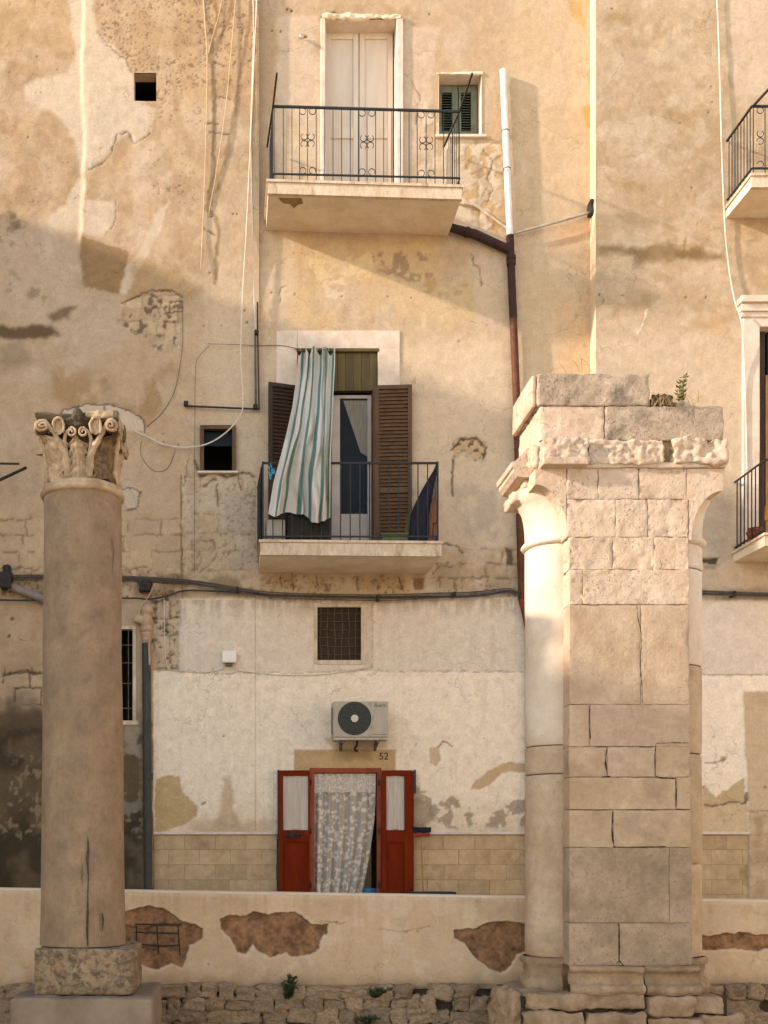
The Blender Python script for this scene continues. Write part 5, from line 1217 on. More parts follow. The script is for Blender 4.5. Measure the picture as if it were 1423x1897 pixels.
obj('coping', hexa([(xa,YW-.006,zA-.012),(xb,YW-.006,zB-.012),(xb,YW+.3,zB-.012),(xa,YW+.3,zA-.012),(xa,YW+.004,zA+.008),(xb,YW+.004,zB+.008),(xb,YW+.3,zB+.008),(xa,YW+.3,zA+.008)]), mat('coping_render', lin('d8c4a8'), lin('cbb493'), 5, bump=.3, bscale=40), LW)
obj('core', hexa([(xa,YW+.07,-.25),(xb,YW+.07,-.25),(xb,YW+.29,-.25),(xa,YW+.29,-.25),(xa,YW+.07,zA-.013),(xb,YW+.07,zB-.013),(xb,YW+.29,zB-.013),(xa,YW+.29,zA-.013)]), M_EARTH, LW)
IG = thing('iron_grille', 'small rusty iron grid set in the peeled patch beside the column', 'grille', at(292,1770,YW))
yg = YW-.004
for pts in ([(253,1714),(254,1768)],[(291,1712),(294,1768)],[(330,1713),(334,1770)],[(250,1712),(334,1714)],[(250,1727),(332,1729)],[(251,1748),(292,1753),(334,1751)]):
    obj('rod', tube([at(a, b, yg) for a, b in pts], .008, 5), M_BLACK, IG)

# ================================================================== RUBBLE FOOTING
RF = thing('rubble_footing', 'course of rough broken stones at the foot of the low wall', 'stones', (2, YW-.1, 0))
obj('mortar_bed', box(X(-300,YW), X(1900,YW), YW-.045, YW+.025, -.25, Z(1832,YW)), M_EARTH, RF)
rnd = random.Random(21); protos = []
for k in range(14):
    V, Fc = rblock((-.5,-.5,-.5), (.5,.5,.5), .16, 3, .26, k+2, 3.4); protos.append(mesh(V, Fc, 'stone')); protos[-1].polygons.foreach_set('use_smooth', [True]*len(protos[-1].polygons)); protos[-1].materials.append(M_RUB)
def stone(a, b, c, d, Y, dep, k=None, m=None, parent=RF):
    me_ = protos[rnd.randrange(14) if k is None else k]
    x0, x1, z0, z1 = X(a,Y), X(b,Y), Z(d,Y), Z(c,Y)
    Mx = Matrix.Translation(((x0+x1)/2, Y+dep/2-.02+rnd.uniform(-.02,.02), (z0+z1)/2)) @ Matrix.Rotation(rnd.uniform(-.10,.10), 4, 'Y') @ Matrix.Diagonal((x1-x0, dep, z1-z0, 1)) @ Matrix.Rotation(rnd.choice((0, math.pi)), 4, 'Z')
    return link('stone', me_, None, parent, Mx)
Yr = YW-.10
for (r0, r1, wmin, wmax, lo, hi) in ((1826,1849,26,64,0,990),(1848,1872,22,58,0,990),(1870,1896,24,60,0,990),(1894,1920,30,60,0,990),(1826,1850,26,50,1306,1450),(1848,1874,26,56,1306,1450),(1872,1900,30,60,1306,1450),(1896,1922,30,60,1306,1450)):
    u_ = lo-rnd.uniform(0,20)-(40 if lo == 0 else 0)
    while u_ < hi:
        wd = rnd.uniform(wmin, wmax); j0 = rnd.uniform(-4,5); j1 = rnd.uniform(-3,4)
        if rnd.random() > .06: stone(u_-1, u_+wd*1.05, r0+j0-1, r1+j1+3, Yr, .24)
        u_ += wd

# ================================================================== COLUMN
CX, CY = X(153.5, 9.6), 9.6
CL = thing('column', 'grey stone column with carved Corinthian capital on a square plinth', 'column', (CX, CY, 0))
zs0, zs1 = Z(1755,9.25), Z(925,9.6)
prof = [(.372,zs0),(.366,zs0+.25)]+[(.366-.034*t-.004*math.sin(t*3), zs0+.25+(zs1-zs0-.25)*t) for t in np.linspace(.05, 1, 24)]
V, Fc = lathe(prof, 72, (CX, CY))
Va = np.array(V); q = np.stack([Va[:,0]*3, Va[:,1]*3, Va[:,2]*1.2], 1)
dsp = (vn3(q, 4)-.5)*.012+(vn3(q*4, 5)-.5)*.005; dx_ = Va[:,0]-CX; dy_ = Va[:,1]-CY; ln = np.hypot(dx_, dy_)
Va[:,0] += dx_/ln*dsp; Va[:,1] += dy_/ln*dsp
SHF = obj('shaft', (Va.tolist(), Fc), M_STONEW, CL, smooth=True)
# cracks and the stain runs, as thin recessed-looking filler strips hugging the shaft
def strip(name, pts, wds, m, parent, rr=.3735):
    V = []; Fc = []
    for (u_, v_), w_ in zip(pts, wds):
        for sg in (-1,1):
            z = Z(v_, 9.24); t = (z-zs0)/(zs1-zs0); R_ = .3665-.034*max(0,t)+.004
            x = X(u_+sg*w_, 9.25); dx = max(-R_+.001, min(R_-.001, x-CX)); V.append((CX+dx, CY-math.sqrt(R_*R_-dx*dx)-.003, z))
    for i in range(len(pts)-1): Fc.append((2*i, 2*i+1, 2*i+3, 2*i+2))
    return obj(name, (V, Fc), m, parent)
M_CRK = mat('black_crack_filler', lin('2f271f'), lin('5a4a3a'), 25)
strip('crack', [(163,1550),(164,1575),(162,1590),(164,1625),(163,1660),(163,1690),(162,1720),(163,1753)], [.5,2.2,2.6,1.0,.9,2.0,2.2,1.2], M_CRK, SHF)
strip('crack', [(153,1600),(152,1625),(153,1640)], [.3,.9,.3], M_CRK, SHF)
strip('crack', [(188,1690),(190,1705),(189,1725)], [.4,1.8,.5], M_CRK, SHF)
strip('crack', [(184,1692),(185,1724)], [.4,.4], M_CRK, SHF)
strip('crack', [(203,985),(207,1010),(205,1050)], [.3,1.2,.3], mat('pale_brown_crack', lin('6d5844'), None), SHF)
# neck ring
zr_ = Z(925, 9.6)
obj('neck_ring', lathe([(.33,zr_-.015),(.352,zr_-.01),(.366,zr_+.012),(.362,zr_+.03),(.345,zr_+.042),(.350,zr_+.055),(.338,zr_+.075),(.30,zr_+.095),(.28,zr_+.10)], 64, (CX,CY), jitter=.008), M_CAP, CL, smooth=True)
# capital
zc0 = zr_+.085; HC = Z(800,9.5)-zc0
bell = [(.285,zc0),(.275,zc0+.1),(.27,zc0+HC*.5),(.29,zc0+HC*.75),(.33,zc0+HC*.92),(.36,zc0+HC)]
M_CAP2 = mat('dark_stained_leaf_stone', lin('8a6f50'), lin('63492f'), 8, bump=.9, bscale=30, speck=lin('352a1e'), speck_scale=12, speck_cut=.50, pits=.6)
CAP = obj('capital', lathe(bell, 48, (CX,CY), jitter=.02), mat('blackened_bell_stone', lin('544230'), lin('3a2d20'), 7, bump=.8, bscale=30), CL, smooth=True)  # blackened stone, made darker still to deepen shade in the leaf hollows
def bell_r(z):
    zz = [b[1] for b in bell]; rr = [b[0] for b in bell]; return float(np.interp(z, zz, rr))
def worn(geo, amp=.010, sc_=16.0):
    P = np.array(geo[0], float); q = P*sc_
    d = np.stack([vn3(q, 21)-.5, vn3(q+7.7, 22)-.5, vn3(q+15.1, 23)-.5], 1)+.6*np.stack([vn3(q*2.6, 24)-.5, vn3(q*2.6+3, 25)-.5, vn3(q*2.6+9, 26)-.5], 1)
    return (P+d*amp*2).tolist(), geo[1]
def leaf(ang, hgt, wid, out, curl, lobes, mt, thick=.022):
    """acanthus leaf standing on the bell at angle ang: ribbed, lobed, its tip curling outward"""
    nu, nv = 25, 22; V = []
    for layer in (0, 1):
        for j in range(nv):
            t = j/(nv-1); zt = zc0+hgt*min(1, t*1.12)
            over = max(0, (t-.80)/.20)
            z = zc0+hgt*(t*1.08-.10*over**2)
            rb = bell_r(min(z, zc0+HC))+.018+out*(t**2.2)+curl*over**1.5
            wj = wid*(.82+.25*math.sin(t*2.2))*(1-max(0,(t-.72)/.28)**2.2*.75)*(1+.17*math.cos(t*lobes*2*math.pi))
            for i in range(nu):
                s_ = i/(nu-1)*2-1
                rib = .022*(1-abs(s_))**.5*(1 if t < .9 else .6)+.010*math.cos(s_*math.pi*5)*(1-.5*t)+.014*math.cos(t*lobes*2*math.pi+abs(s_)*5)*abs(s_)**.5
                a = ang+s_*wj/ (rb)
                r = rb+rib-.035*s_*s_*t-(thick if layer else 0)
                V.append((CX+r*math.sin(a), CY-r*math.cos(a), z-.012*abs(s_)*over))
    N = nu*nv; Fc = []
    for j in range(nv-1):
        for i in range(nu-1):
            a = j*nu+i; Fc.append((a,a+1,a+nu+1,a+nu)); Fc.append((N+a,N+a+nu,N+a+nu+1,N+a+1))
        Fc.append((j*nu, (j+1)*nu, N+(j+1)*nu, N+j*nu)); e = j*nu+nu-1; Fc.append((e, N+e, N+e+nu, e+nu))
    for i in range(nu-1):
        a = (nv-1)*nu+i; Fc.append((a, a+1, N+a+1, N+a))
    return obj('leaf', worn((V, Fc), .012), mt, CAP, smooth=True)
for q in range(4):
    a = q*math.pi/2
    leaf(a, HC*.70, .088, .02, .065, 5, M_CAP)
    leaf(a+math.pi/4, HC*.78, .15, .07, .055, 4, M_CAP2 if q == 0 else M_CAP)
def on_bell(ang, z, off): 
    r = bell_r(z)+off; return (CX+r*math.sin(ang), CY-r*math.cos(ang), z)
for q in range(4):
    A0 = q*math.pi/2
    def rot(x, y, z):   # local face frame: x along the face, y outwards
        c, s_ = math.cos(A0), math.sin(A0); lx, ly = x, -y
        return (CX+lx*c-ly*s_, CY+lx*s_+ly*c, z)
    for sg in (-1, 1):
        z1 = zc0+HC*.90; vr = .052
        # stem rising from the neck, flaring to the corner volute
        pts = [(sg*.085,.275,zc0+.01),(sg*.10,.285,zc0+HC*.3),(sg*.125,.295,zc0+HC*.5),(sg*.175,.315,zc0+HC*.70),(sg*.220,.325,zc0+HC*.86),(sg*.262,.342,z1+vr*.75)]
        cxv, czv = sg*.284, z1
        sp = []
        for k in range(30):
            a = math.pi/2+.35-k*.40; rr = vr*(1-k/34); sp.append((cxv+sg*rr*math.cos(a), ( .346+.0009*k), czv+rr*math.sin(a)))
        obj('volute', worn(tube([rot(*p_) for p_ in smooth_path(pts, 4)[:-1]+sp], [.036]*6+[.030]*6+[.023]*(len(smooth_path(pts,4))-1-12)+[.015-.0002*k for k in range(30)], 6), .009), M_CAP, CAP, smooth=True)
        obj('volute_eye', worn(tube([rot(cxv,.28,czv), rot(cxv,.350,czv)], .046, 14), .01), M_CAP2, CAP)
        # inner helix
        pts = [(sg*.075,.275,zc0+HC*.25),(sg*.10,.29,zc0+HC*.5),(sg*.11,.305,zc0+HC*.70),(sg*.085,.325,zc0+HC*.84)]
        sp = []
        for k in range(22):
            a = math.pi/2+.1+k*.40; rr = .042*(1-k/25); sp.append((sg*.052-sg*rr*math.cos(a)*-1*1, .335+.0005*k, zc0+HC*.80+rr*math.sin(a)))
        obj('helix', tube([rot(*p_) for p_ in smooth_path(pts, 4)[:-1]+sp], [.018]*(len(smooth_path(pts,4))-1)+[.012-.0002*k for k in range(22)], 6), M_CAP, CAP, smooth=True)
        # leaf bud between volute and helix
        bud = [rot(sg*.155+.055*math.sin(a)*.8, .345, zc0+HC*.90+.075*math.cos(a)) for a in np.linspace(-2.4, 2.4, 14)]
        obj('bud', worn(tube(bud, .013, 6), .008), M_CAP, CAP, smooth=True)
        V = [rot(sg*.155, .335, zc0+HC*.87)]+[rot(sg*.155+.05*math.sin(a)*.8, .338, zc0+HC*.90+.07*math.cos(a)) for a in np.linspace(0, 2*math.pi, 13)[:-1]]
        obj('bud', (V, [(0, 1+k, 1+(k+1) % 12) for k in range(12)]), M_CAP, CAP)
# abacus: concave sides, broken edges, boss in the middle of each face
za = zc0+HC*.985; pl = []
for q in range(4):
    for k in range(12):
        t = -1+2*k/12; x = t*.352; y = .352-.05*(1-t*t)
        c, s_ = math.cos(q*math.pi/2), math.sin(q*math.pi/2); lx, ly = x, -y; pl.append((CX+lx*c-ly*s_, CY+lx*s_+ly*c))
rnd = random.Random(4); V = []; hts = [0,.02,.06,.085]; n_ = len(pl)
for hz, sc in ((0,.90),(.02,.97),(.035,1.0),(.075,1.0),(.095,.97)):
    for (x, y) in pl:
        dx, dy = x-CX, y-CY; j = 1+rnd.uniform(-.022,.012); low = .012 if (dx < -.05 and hz > .05) else 0
        V.append((CX+dx*sc*j, CY+dy*sc*j, za+hz-low+rnd.uniform(-.006,.006)))
Fc = [(i*n_+k, i*n_+(k+1) % n_, (i+1)*n_+(k+1) % n_, (i+1)*n_+k) for i in range(4) for k in range(n_)]+[tuple(range(4*n_, 5*n_)), tuple(reversed(range(n_)))]
AB = obj('abacus', (V, Fc), M_CAPD, CAP)
for q in range(4):
    c, s_ = math.cos(q*math.pi/2), math.sin(q*math.pi/2); lx, ly = 0, -.315
    cx_, cy_ = CX+lx*c-ly*s_, CY+lx*s_+ly*c
    obj('boss', rblock((cx_-.05,cy_-.05,za-.04), (cx_+.05,cy_+.05,za+.115), .035, 0, .03, q+3, cell=.04), M_CAPD, CAP)
obj('abacus_corner', rblock((CX+.06,CY-.335,za+.03), (CX+.352,CY-.02,za+.105), .02, 0, .03, 9, cell=.04), M_CAP, CAP)
# plinths
x0, x1 = X(62,9.17), X(248,9.17); zp0, zp1 = Z(1845,9.17), Z(1757,9.17)-.005
obj('plinth', rblock((x0,9.17,zp0), (x1,9.17+(x1-x0),zp1), .025, 0, .016, 3, cell=.04, nscale=11), M_PLINTH, CL, smooth=True)
x0, x1 = X(18,8.98), X(284,8.98)
obj('plinth', rblock((x0,8.98,-.26), (x1,8.98+(x1-x0),zp0+.004), .03, 0, .02, 7, cell=.07, nscale=6), mat('pale_lower_plinth', lin('937f67'), lin('776651'), 3, bump=.5, bscale=25, c3=lin('716352'), c3scale=2.5, c3cut=.55), CL, smooth=True)

# ================================================================== PIER
PY = 10.0
PR = thing('pier', 'tall weathered limestone pier with half columns and broken cornice', 'pier', (X(1165,PY), PY+.4, 0))
PX0 = 3.05; jr = random.Random(77)
M_MORT = mat('sandy_joint_mortar', lin('a89072'), lin('85704f'), 14, bump=.6, bscale=30, speck=lin('3a2d20'), speck_scale=6, speck_cut=.55)
def blk(a, b, c, d, m=M_PIER, y0=PY, y1=PY+.92, r=.007, amp=.014, seed=None, name='stone_block', cell=.035, gap=.22, parent=PR, sm=True):
    sd = (int(a*7+c*3) % 97) if seed is None else seed
    return obj(name, rblock((X(a+gap*jr.choice((.6,.8,1,1.2,2.6)),PY), y0+jr.uniform(-.004,.004), Z(d-gap*jr.choice((.6,.8,1,2.2)),PY)), (X(b-gap*jr.choice((.6,1,1,1.6)),PY), y1, Z(c+gap,PY)), r, 0, amp, sd, cell=cell, nscale=15), m, parent, smooth=sm)
obj('mortar_core', box(PX0+.015, X(1278,PY)-.015, PY+.016, PY+.90, .5, Z(870,PY)), M_MORT, PR)
obj('mortar_core', box(X(1003,PY), X(1337,PY), PY+.035, PY+.72, Z(866,PY), Z(755,PY)), M_MORT, PR)
L0 = 1054.5
M_PIERG = mat('grey_stained_pier_limestone', lin('a89278'), lin('88745d'), 3, bump=.6, bscale=28, pits=.5, rnd=.04, speck=lin('6d5b47'), speck_scale=11, speck_cut=.56, grain=.24)
M_PIERM = mat('worn_pier_limestone', lin('b9a287'), lin('a88e72'), 3, bump=.7, bscale=26, pits=.7, rnd=.04, speck=lin('957c60'), speck_scale=10, speck_cut=.60, grain=.18)
courses = [(925,995,(1050,1140,1200,1275),M_PIER), (995,1055,(L0,1135,1212,1276),M_PIER), (1055,1120,(L0,1080,1277),M_PIER), (1120,1305,(L0,1187,1278),M_PIERM),
           (1305,1383,(L0,1093,1279),M_PIERM), (1440,1500,(L0,1252,1280),M_PIERS), (1500,1570,(L0,1136,1281),M_PIERS), (1570,1710,(L0,1240,1282),M_PIERG), (1710,1790,(L0,1147,1283),M_PIERG)]
for (c, d, js, m) in courses:
    for a, b in zip(js[:-1], js[1:]): blk(a, b, c, d, m, gap=.10 if m is M_PIER else .2, r=.0045 if m is M_PIER else .006, amp=.014 if m is M_PIER else .009, cell=.028 if m is M_PIER else .045)
blk(L0, 1125, 1383, 1440, M_PIERS); blk(1125, 1215, 1383, 1440, M_PIERM); blk(1215, 1279, 1376, 1440, M_PIERS)
# upper courses
for a, b in ((1050,1108),(1108,1183),(1183,1272)): blk(a, b, 867, 925)
def springer(pts, name):
    V, Fc = prism([(X(u_,PY), Z(v_,PY)) for u_, v_ in pts], PY+.002, PY+.62); return obj(name, (V, Fc), M_PIER, PR)
def arc(u0, v0, u1, v1, n=10):   # concave quarter from the soffit tip (u0,v0) down to the springing (u1,v1)
    return [(u1+(u0-u1)*(1-math.cos(t*math.pi/2)) if False else u1+(u0-u1)*(1-math.sin((1-t)*math.pi/2)) if False else u0+(u1-u0)*math.sin(t*math.pi/2), v0+(v1-v0)*(1-math.cos(t*math.pi/2))) for t in np.linspace(0, 1, n)]
springer([(1272.5,868),(1343,868),(1339,909)]+arc(1339,909,1281,1000)+[(1276.5,1000),(1276.5,926),(1272.5,926)], 'arch_springer')
springer([(1049.5,868),(992,868),(992,897)]+arc(992,897,1052,992)+[(1049.5,992)], 'arch_springer')
# broken cornice
for a, b, y0, sd in ((1000,1086,PY-.09,2),(1087,1226,PY-.045,5),(1245,1344,PY-.06,9)):
    obj('cornice_stone', rblock((X(a,PY),y0,Z(862,PY)), (X(b,PY),PY+.74,Z(816,PY)), .02, 0, .055, sd, cell=.018, nscale=8), M_PIER, PR, smooth=True)
obj('cornice_stone', rblock((X(1000,PY),PY-.025,Z(868,PY)), (X(1344,PY),PY+.74,Z(858,PY)), .01, 0, .014, 3, cell=.05), M_PIER, PR, smooth=True)
obj('cornice_stone', rblock((X(1000,PY),PY-.11,Z(868,PY)), (X(1084,PY),PY+.5,Z(853,PY)), .012, 0, .012, 6, cell=.05), M_PIER, PR, smooth=True)
# left cornice, whole moulding running back along the side
xs = X(1000,PY); zb_ = Z(870,PY)
mould = [(xs+.05,zb_),(xs-.10,zb_),(xs-.15,zb_+.01),(xs-.185,zb_+.05),(xs-.18,zb_+.085),(xs-.20,zb_+.095),(xs-.205,zb_+.14),(xs-.17,zb_+.15),(xs-.12,zb_+.20),(xs-.06,zb_+.265),(xs+.05,zb_+.275)]
obj('cornice_moulding', prism(mould, PY+.20, PY+.78), M_PIER, PR)
obj('cornice_stone', rblock((xs-.07,PY+.02,zb_+.01), (xs+.06,PY+.30,zb_+.27), .05, 0, .06, 13, cell=.04, nscale=9), M_PIER, PR, smooth=True)
# top courses, grey lichen on the weather side
blk(1000, 1120, 752, 816, M_PIER, y1=PY+.74); blk(1120, 1341, 752, 816, M_GREYST, y1=PY+.74)
blk(996, 1205, 690, 752, M_GREYST, y1=PY+.40, amp=.02, r=.022)
obj('stone_block', rblock((X(987,PY),PY+.03,Z(752,PY)), (X(996,PY),PY+.74,Z(692,PY)), .015, 0, .012, 31, cell=.06), M_PIER, PR, smooth=True)
obj('stone_block', rblock((X(996,PY),PY+.41,Z(752,PY)), (X(1200,PY),PY+.74,Z(696,PY)), .02, 0, .02, 32, cell=.08), M_GREYST, PR, smooth=True)
# half columns
def halfcol(cx, cy, r, cuts_, seed):
    for (c, d) in zip(cuts_[:-1], cuts_[1:]):
        z0, z1 = Z(d,cy)+.004, Z(c,cy)-.004; prof = [(r-.012,z0),(r,z0+.012)]+[(r,z0+.012+(z1-z0-.024)*t) for t in np.linspace(.08,.92,8)]+[(r,z1-.012),(r-.012,z1)]
        V, Fc = lathe(prof, 48, (cx,cy)); Va = np.array(V); q = Va*np.array([6,6,4])
        ds = (vn3(q, seed)-.5)*.012+(vn3(q*3.3, seed+1)-.5)*.006; dx, dy = Va[:,0]-cx, Va[:,1]-cy; l_ = np.hypot(dx, dy); Va[:,0] += dx/l_*ds; Va[:,1] += dy/l_*ds
        obj('half_column_drum', (Va.tolist(), Fc), M_PIERL if c < 1100 else M_PIERS, PR, smooth=True)
hy = PY+.48; rh = .285
halfcol(PX0+.02, hy, rh, (1020,1385,1437,1770), 6); halfcol(X(1279,PY)-.0, hy, rh, (1020,1065,1240,1400,1600,1770), 8)
for cx in (PX0+.02, X(1279,PY)):
    zt = Z(1015, hy); lf = cx < 3.5
    top = .40 if lf else .33
    prof = [(.27,zt-.03),(.31,zt-.02),(.325,zt+.005),(.31,zt+.03),(.285,zt+.045),(.29,zt+.15),(.30,zt+.25),(.32,zt+.33),(.355,zt+.39),(top,zt+.43),(top,zt+.50),(.30,zt+.52)]
    obj('half_capital', lathe(prof, 40, (cx,hy), jitter=.012), M_PIERL, PR, smooth=True)
if True:
    cx = PX0+.02; zt = Z(1015, hy)
    obj('impost_block', rblock((cx-.44,hy-.12,zt+.40), (cx+.05,hy+.28,zt+.52), .04, 0, .03, 14, cell=.05), M_PIER, PR, smooth=True)
    obj('impost_block', rblock((cx-.36,hy-.22,zt+.50), (cx+.05,hy+.28,zt+.66), .02, 0, .02, 15, cell=.06), M_PIER, PR, smooth=True)
# base mouldings
def base_piece(a, b, y0, y1, seed):
    """worn attic base: torus, hollow and torus swept along the front, noise-eroded"""
    zt, zb2 = Z(1789,PY), Z(1842,PY); H_ = zt-zb2; x0, x1 = X(a,PY), X(b,PY)
    prof = [(.02,1.0),(-.03,.985),(-.045,.93),(-.05,.86),(-.035,.79),(-.012,.75),(-.008,.70),(.0,.62),(-.004,.52),(-.016,.44),(-.02,.38),(-.05,.36),(-.072,.30),(-.08,.20),(-.072,.10),(-.05,.03),(-.05,.0)]
    P = [(x0,(y1),zb2+H_)]; nx = max(4, int((x1-x0)/.03)); V = []
    for i in range(nx+1):
        x = x0+(x1-x0)*i/nx
        e = .02*max(0, 1-min(i, nx-i)/1.2)
        for (o_, h_) in prof: V.append((x, y0+o_+e, zb2+H_*h_))
        V.append((x, y1, zb2)); V.append((x, y1, zb2+H_))
    m_ = len(prof)+2; Va = np.array(V); q = Va*np.array([7.,7.,9.])+seed
    ds = (vn3(q, 2)-.5)*.05+(vn3(q*3, 3)-.5)*.02; front = Va[:,1] < y1-.01; Va[front,1] += ds[front]; Va[front,2] += (ds*.3)[front]
    Fc = [(i*m_+k, (i+1)*m_+k, (i+1)*m_+(k+1) % m_, i*m_+(k+1) % m_) for i in range(nx) for k in range(m_)]
    Fc = [tuple(reversed(f)) for f in Fc]+[tuple(range(m_)), tuple(reversed(range(nx*m_, (nx+1)*m_)))]
    obj('base_moulding', (Va.tolist(), Fc), M_PIERD, PR, smooth=True)
base_piece(1052, 1190, PY-.03, PY+.9, 3); base_piece(1192, 1296, PY-.03, PY+.9, 5)
for cx in (PX0+.02, X(1279,PY)):
    zb2 = Z(1842,PY+.2); H_ = Z(1770,hy)-zb2+.0
    V, Fc = lathe([(r_, zb2+H_*h_) for r_, h_ in ((.29,1.0),(.31,.97),(.325,.90),(.32,.82),(.30,.76),(.295,.66),(.29,.56),(.30,.45),(.31,.40),(.335,.34),(.345,.22),(.34,.08),(.33,.0))], 48, (cx,hy))
    Va = np.array(V); q = Va*np.array([7.,7.,9.]); ds = (vn3(q, 2)-.5)*.06+(vn3(q*3, 3)-.5)*.025; dx, dy = Va[:,0]-cx, Va[:,1]-hy; l_ = np.hypot(dx, dy); Va[:,0] += dx/l_*ds; Va[:,1] += dy/l_*ds
    obj('half_column_base', (Va.tolist(), Fc), M_PIERD, PR, smooth=True)
M_GAP = mat('open_joint_dirt', lin('3a2e22'), lin('241c15'), 20, rough=.95)
jg = random.Random(12)
for pts, w_ in (([(1180,1122),(1182,1145),(1189,1180),(1186,1230),(1189,1262),(1190,1303)],.9), ([(1093,1307),(1092,1335),(1094,1370)],1.1), ([(1103,1384),(1150,1383),(1176,1384)],.7), ([(1183,1384),(1211,1384)],.9), ([(1215,1377),(1250,1376),(1278,1376)],.8),
               ([(1125,1385),(1122,1408),(1125,1437)],1.3), ([(1116,1439),(1131,1438)],1.4), ([(1215,1379),(1213,1408),(1214,1437)],.9), ([(1213,1437),(1224,1441),(1252,1442)],1.3), ([(1252,1443),(1253,1470),(1252,1499)],1.2), ([(1253,1499),(1279,1500)],1.0),
               ([(1136,1502),(1134,1538),(1137,1567)],1.7), ([(1132,1567),(1142,1569),(1200,1569),(1236,1568)],1.1), ([(1147,1711),(1148,1750),(1147,1783)],1.0), ([(1140,1790),(1147,1780),(1156,1790)],1.6), ([(1078,1791),(1140,1789),(1210,1791),(1283,1789)],1.2),
               ([(1056,1305),(1090,1304)],.4), ([(1160,1440),(1213,1439)],.7), ([(1056,1500),(1100,1501),(1136,1500)],.5), ([(1160,1500),(1220,1501)],.6), ([(1008,752),(1100,753),(1204,752)],.9)):
    path_ = smooth_path([(a, b, 0) for a, b in pts], 7); V = []; Fc = []
    hor = abs(pts[-1][0]-pts[0][0]) > abs(pts[-1][1]-pts[0][1])
    for i, (a, b, _) in enumerate(path_):
        w2 = w_*.8*jg.uniform(.3,1.3)*(.25 if i in (0, len(path_)-1) else 1)
        for sg in (-1,1):
            c = at(a, b+sg*w2, PY-.007) if hor else at(a+sg*w2, b, PY-.007); V.append(c)
    for i in range(len(path_)-1): Fc.append((2*i, 2*i+1, 2*i+3, 2*i+2))
    n0 = len(V); V += [(x, y+.012, z) for x, y, z in V]; Fc += [tuple(n0+q for q in reversed(f)) for f in Fc]
    obj('open_joint', (V, Fc), M_GAP, PR)
for a, b, c, d, y0 in ((972,1190,1838,1869,-.10),(1191,1277,1843,1881,-.14),(1279,1335,1843,1876,-.08),(965,1077,1871,1935,-.13),(1079,1186,1871,1935,-.16),(1188,1290,1882,1935,-.17),(1292,1372,1877,1935,-.10)):
    obj('platform_stone', rblock((X(a,PY),PY+y0,max(-.26,Z(d,PY))), (X(b,PY),PY+.95,Z(c,PY)), .03, 0, .05, a % 50, cell=.05, nscale=6), M_PIERD, PR, smooth=True)
tag(obj('boulder', rblock((X(938,PY),PY-.02,-.26), (X(972,PY),PY+.7,Z(1838,PY)), .09, 0, .10, 17, cell=.045, nscale=5), M_RUB, smooth=True), 'broken upright stone at the left foot of the pier', 'stone')
obj('mortar_core', box(X(965,PY), X(1345,PY), PY-.02, PY+.92, -.25, Z(1846,PY)), M_EARTH, PR)

# ================================================================== WEEDS AND GRASS
def weed(name, base, h, n, spread, leafm, label, cat='weed', seed=1, lsz=.03, group=None):
    rnd = random.Random(seed); t = thing(name, label, cat, base, group); S = []; Lf = []
    for k in range(n):
        a = rnd.uniform(0, 2*math.pi); sp = spread*rnd.uniform(.2,1); hh = h*rnd.uniform(.5,1)
        pts = [(base[0]+math.cos(a)*sp*q**1.4, base[1]+math.sin(a)*sp*.6*q**1.4, base[2]+hh*q) for q in np.linspace(0, 1, 6)]
        S.append(tube(pts, [.005*(1-.7*i/5) for i in range(6)], 4))
        for i in range(1, 6):
            for j in range(4):
                ang = rnd.uniform(0, 2*math.pi); c = Vector(pts[i])+Vector((rnd.uniform(-.01,.01),)*3); d = Vector((math.cos(ang), math.sin(ang), rnd.uniform(.1,.9))).normalized(); sd = d.cross(Vector((0,0,1))).normalized(); L = lsz*rnd.uniform(.6,1.2)
                nrm = d.cross(sd)*L*.2
                Lf.append(([c, c+d*L*.5+sd*L*.24+nrm, c+d*L, c+d*L*.5-sd*L*.24+nrm], [(0,1,2,3)]))
    obj('stem', join(S), leafm, t); o = obj('foliage', join(Lf), leafm, t); o['kind'] = 'stuff'
    return t
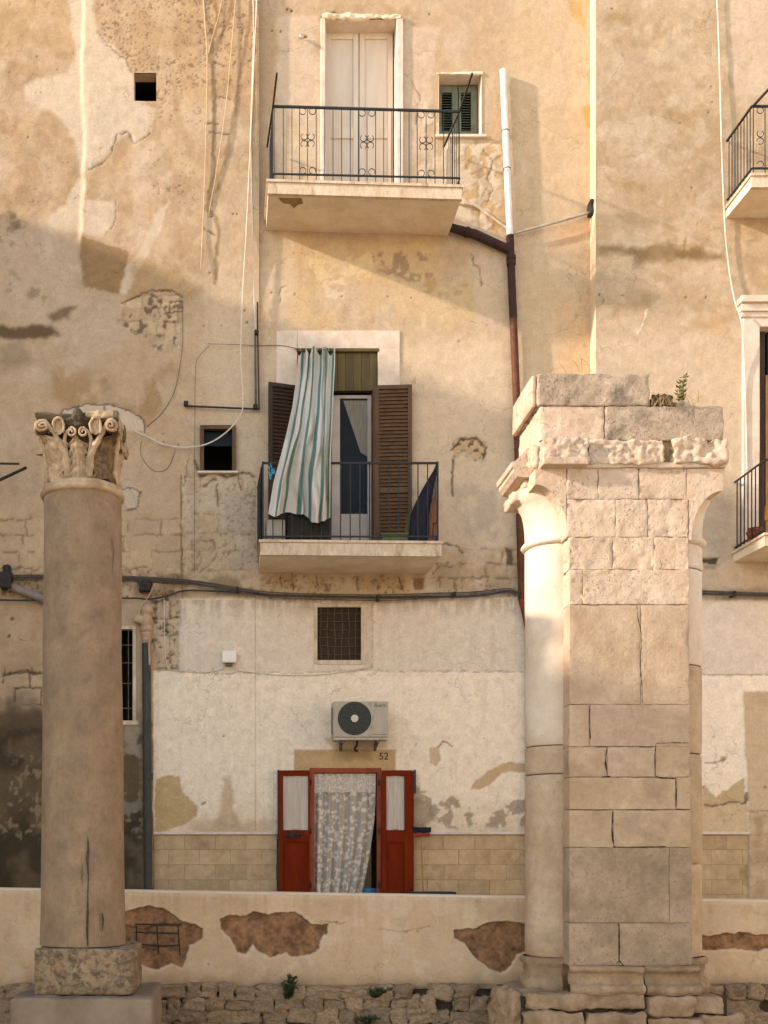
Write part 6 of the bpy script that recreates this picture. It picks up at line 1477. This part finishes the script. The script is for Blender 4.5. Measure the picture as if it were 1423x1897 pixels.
weed('weed_plant', (X(535,Yr), Yr-.03, Z(1852,Yr)), .24, 16, .10, M_LEAF, 'tall dark green weed growing from the rubble left of centre', seed=3, lsz=.055, group='weeds in the rubble footing')
weed('weed_plant', (X(695,Yr), Yr-.03, Z(1848,Yr)), .09, 14, .14, M_LEAF, 'low flat weed growing from the rubble near the middle', seed=4, lsz=.05, group='weeds in the rubble footing')
weed('weed_plant', (X(680,Yr), Yr-.06, Z(1896,Yr)), .08, 12, .12, M_LEAF, 'small weed in the lowest rubble joint near the bottom edge', seed=6, lsz=.05, group='weeds in the rubble footing')
weed('weed_plant', (X(1262,PY+.2), PY+.2, Z(750,PY+.2)+.01), .27, 5, .035, M_LEAFY, 'upright yellow green sprig growing on top of the pier', seed=9, lsz=.05)
SO = tag(obj('rubble_heap', rblock((X(1207,PY),PY+.04,Z(753,PY)), (X(1262,PY),PY+.45,Z(720,PY)), .07, 0, .09, 23, cell=.03, nscale=8), M_SOIL, smooth=True), 'heap of dark soil and rubble on the pier beside the top block', 'soil')
obj('lump', rblock((X(1262,PY),PY+.12,Z(753,PY)), (X(1292,PY),PY+.42,Z(730,PY)), .06, 0, .06, 25, cell=.03, nscale=8), M_PIER, SO)
def drytuft(pts, label, seed, n, h):
    rnd = random.Random(seed); G_ = []
    for k in range(n):
        b = pts[rnd.randrange(len(pts))]; b = Vector((b[0]+rnd.uniform(-.06,.06), b[1]+rnd.uniform(-.03,.03), b[2])); a = rnd.uniform(0, 6.28); L = h*rnd.uniform(.4,1); d = Vector((math.cos(a)*.6, math.sin(a)*.3-.35, .9))
        q = [b, b+d*L*.5, b+d*L*.9+Vector((d.x*.3*L, -.05*L, -.15*L))]
        G_.append(tube(smooth_path(q, 3), .0022, 3, cap=False))
    o = tag(obj('dry_grass', join(G_), M_DRY), label, 'grass', kind='stuff'); return o
drytuft([(X(u_,PY), PY-.005, Z(752,PY)) for u_ in (1215,1235,1250,1280)], 'dry grass tuft hanging over the right shoulder of the pier', 2, 40, .16)
drytuft([(X(u_,PY), PY+.02, Z(690,PY)) for u_ in (1030,1060,1085)], 'few dry straws on the top block of the pier', 5, 9, .16)
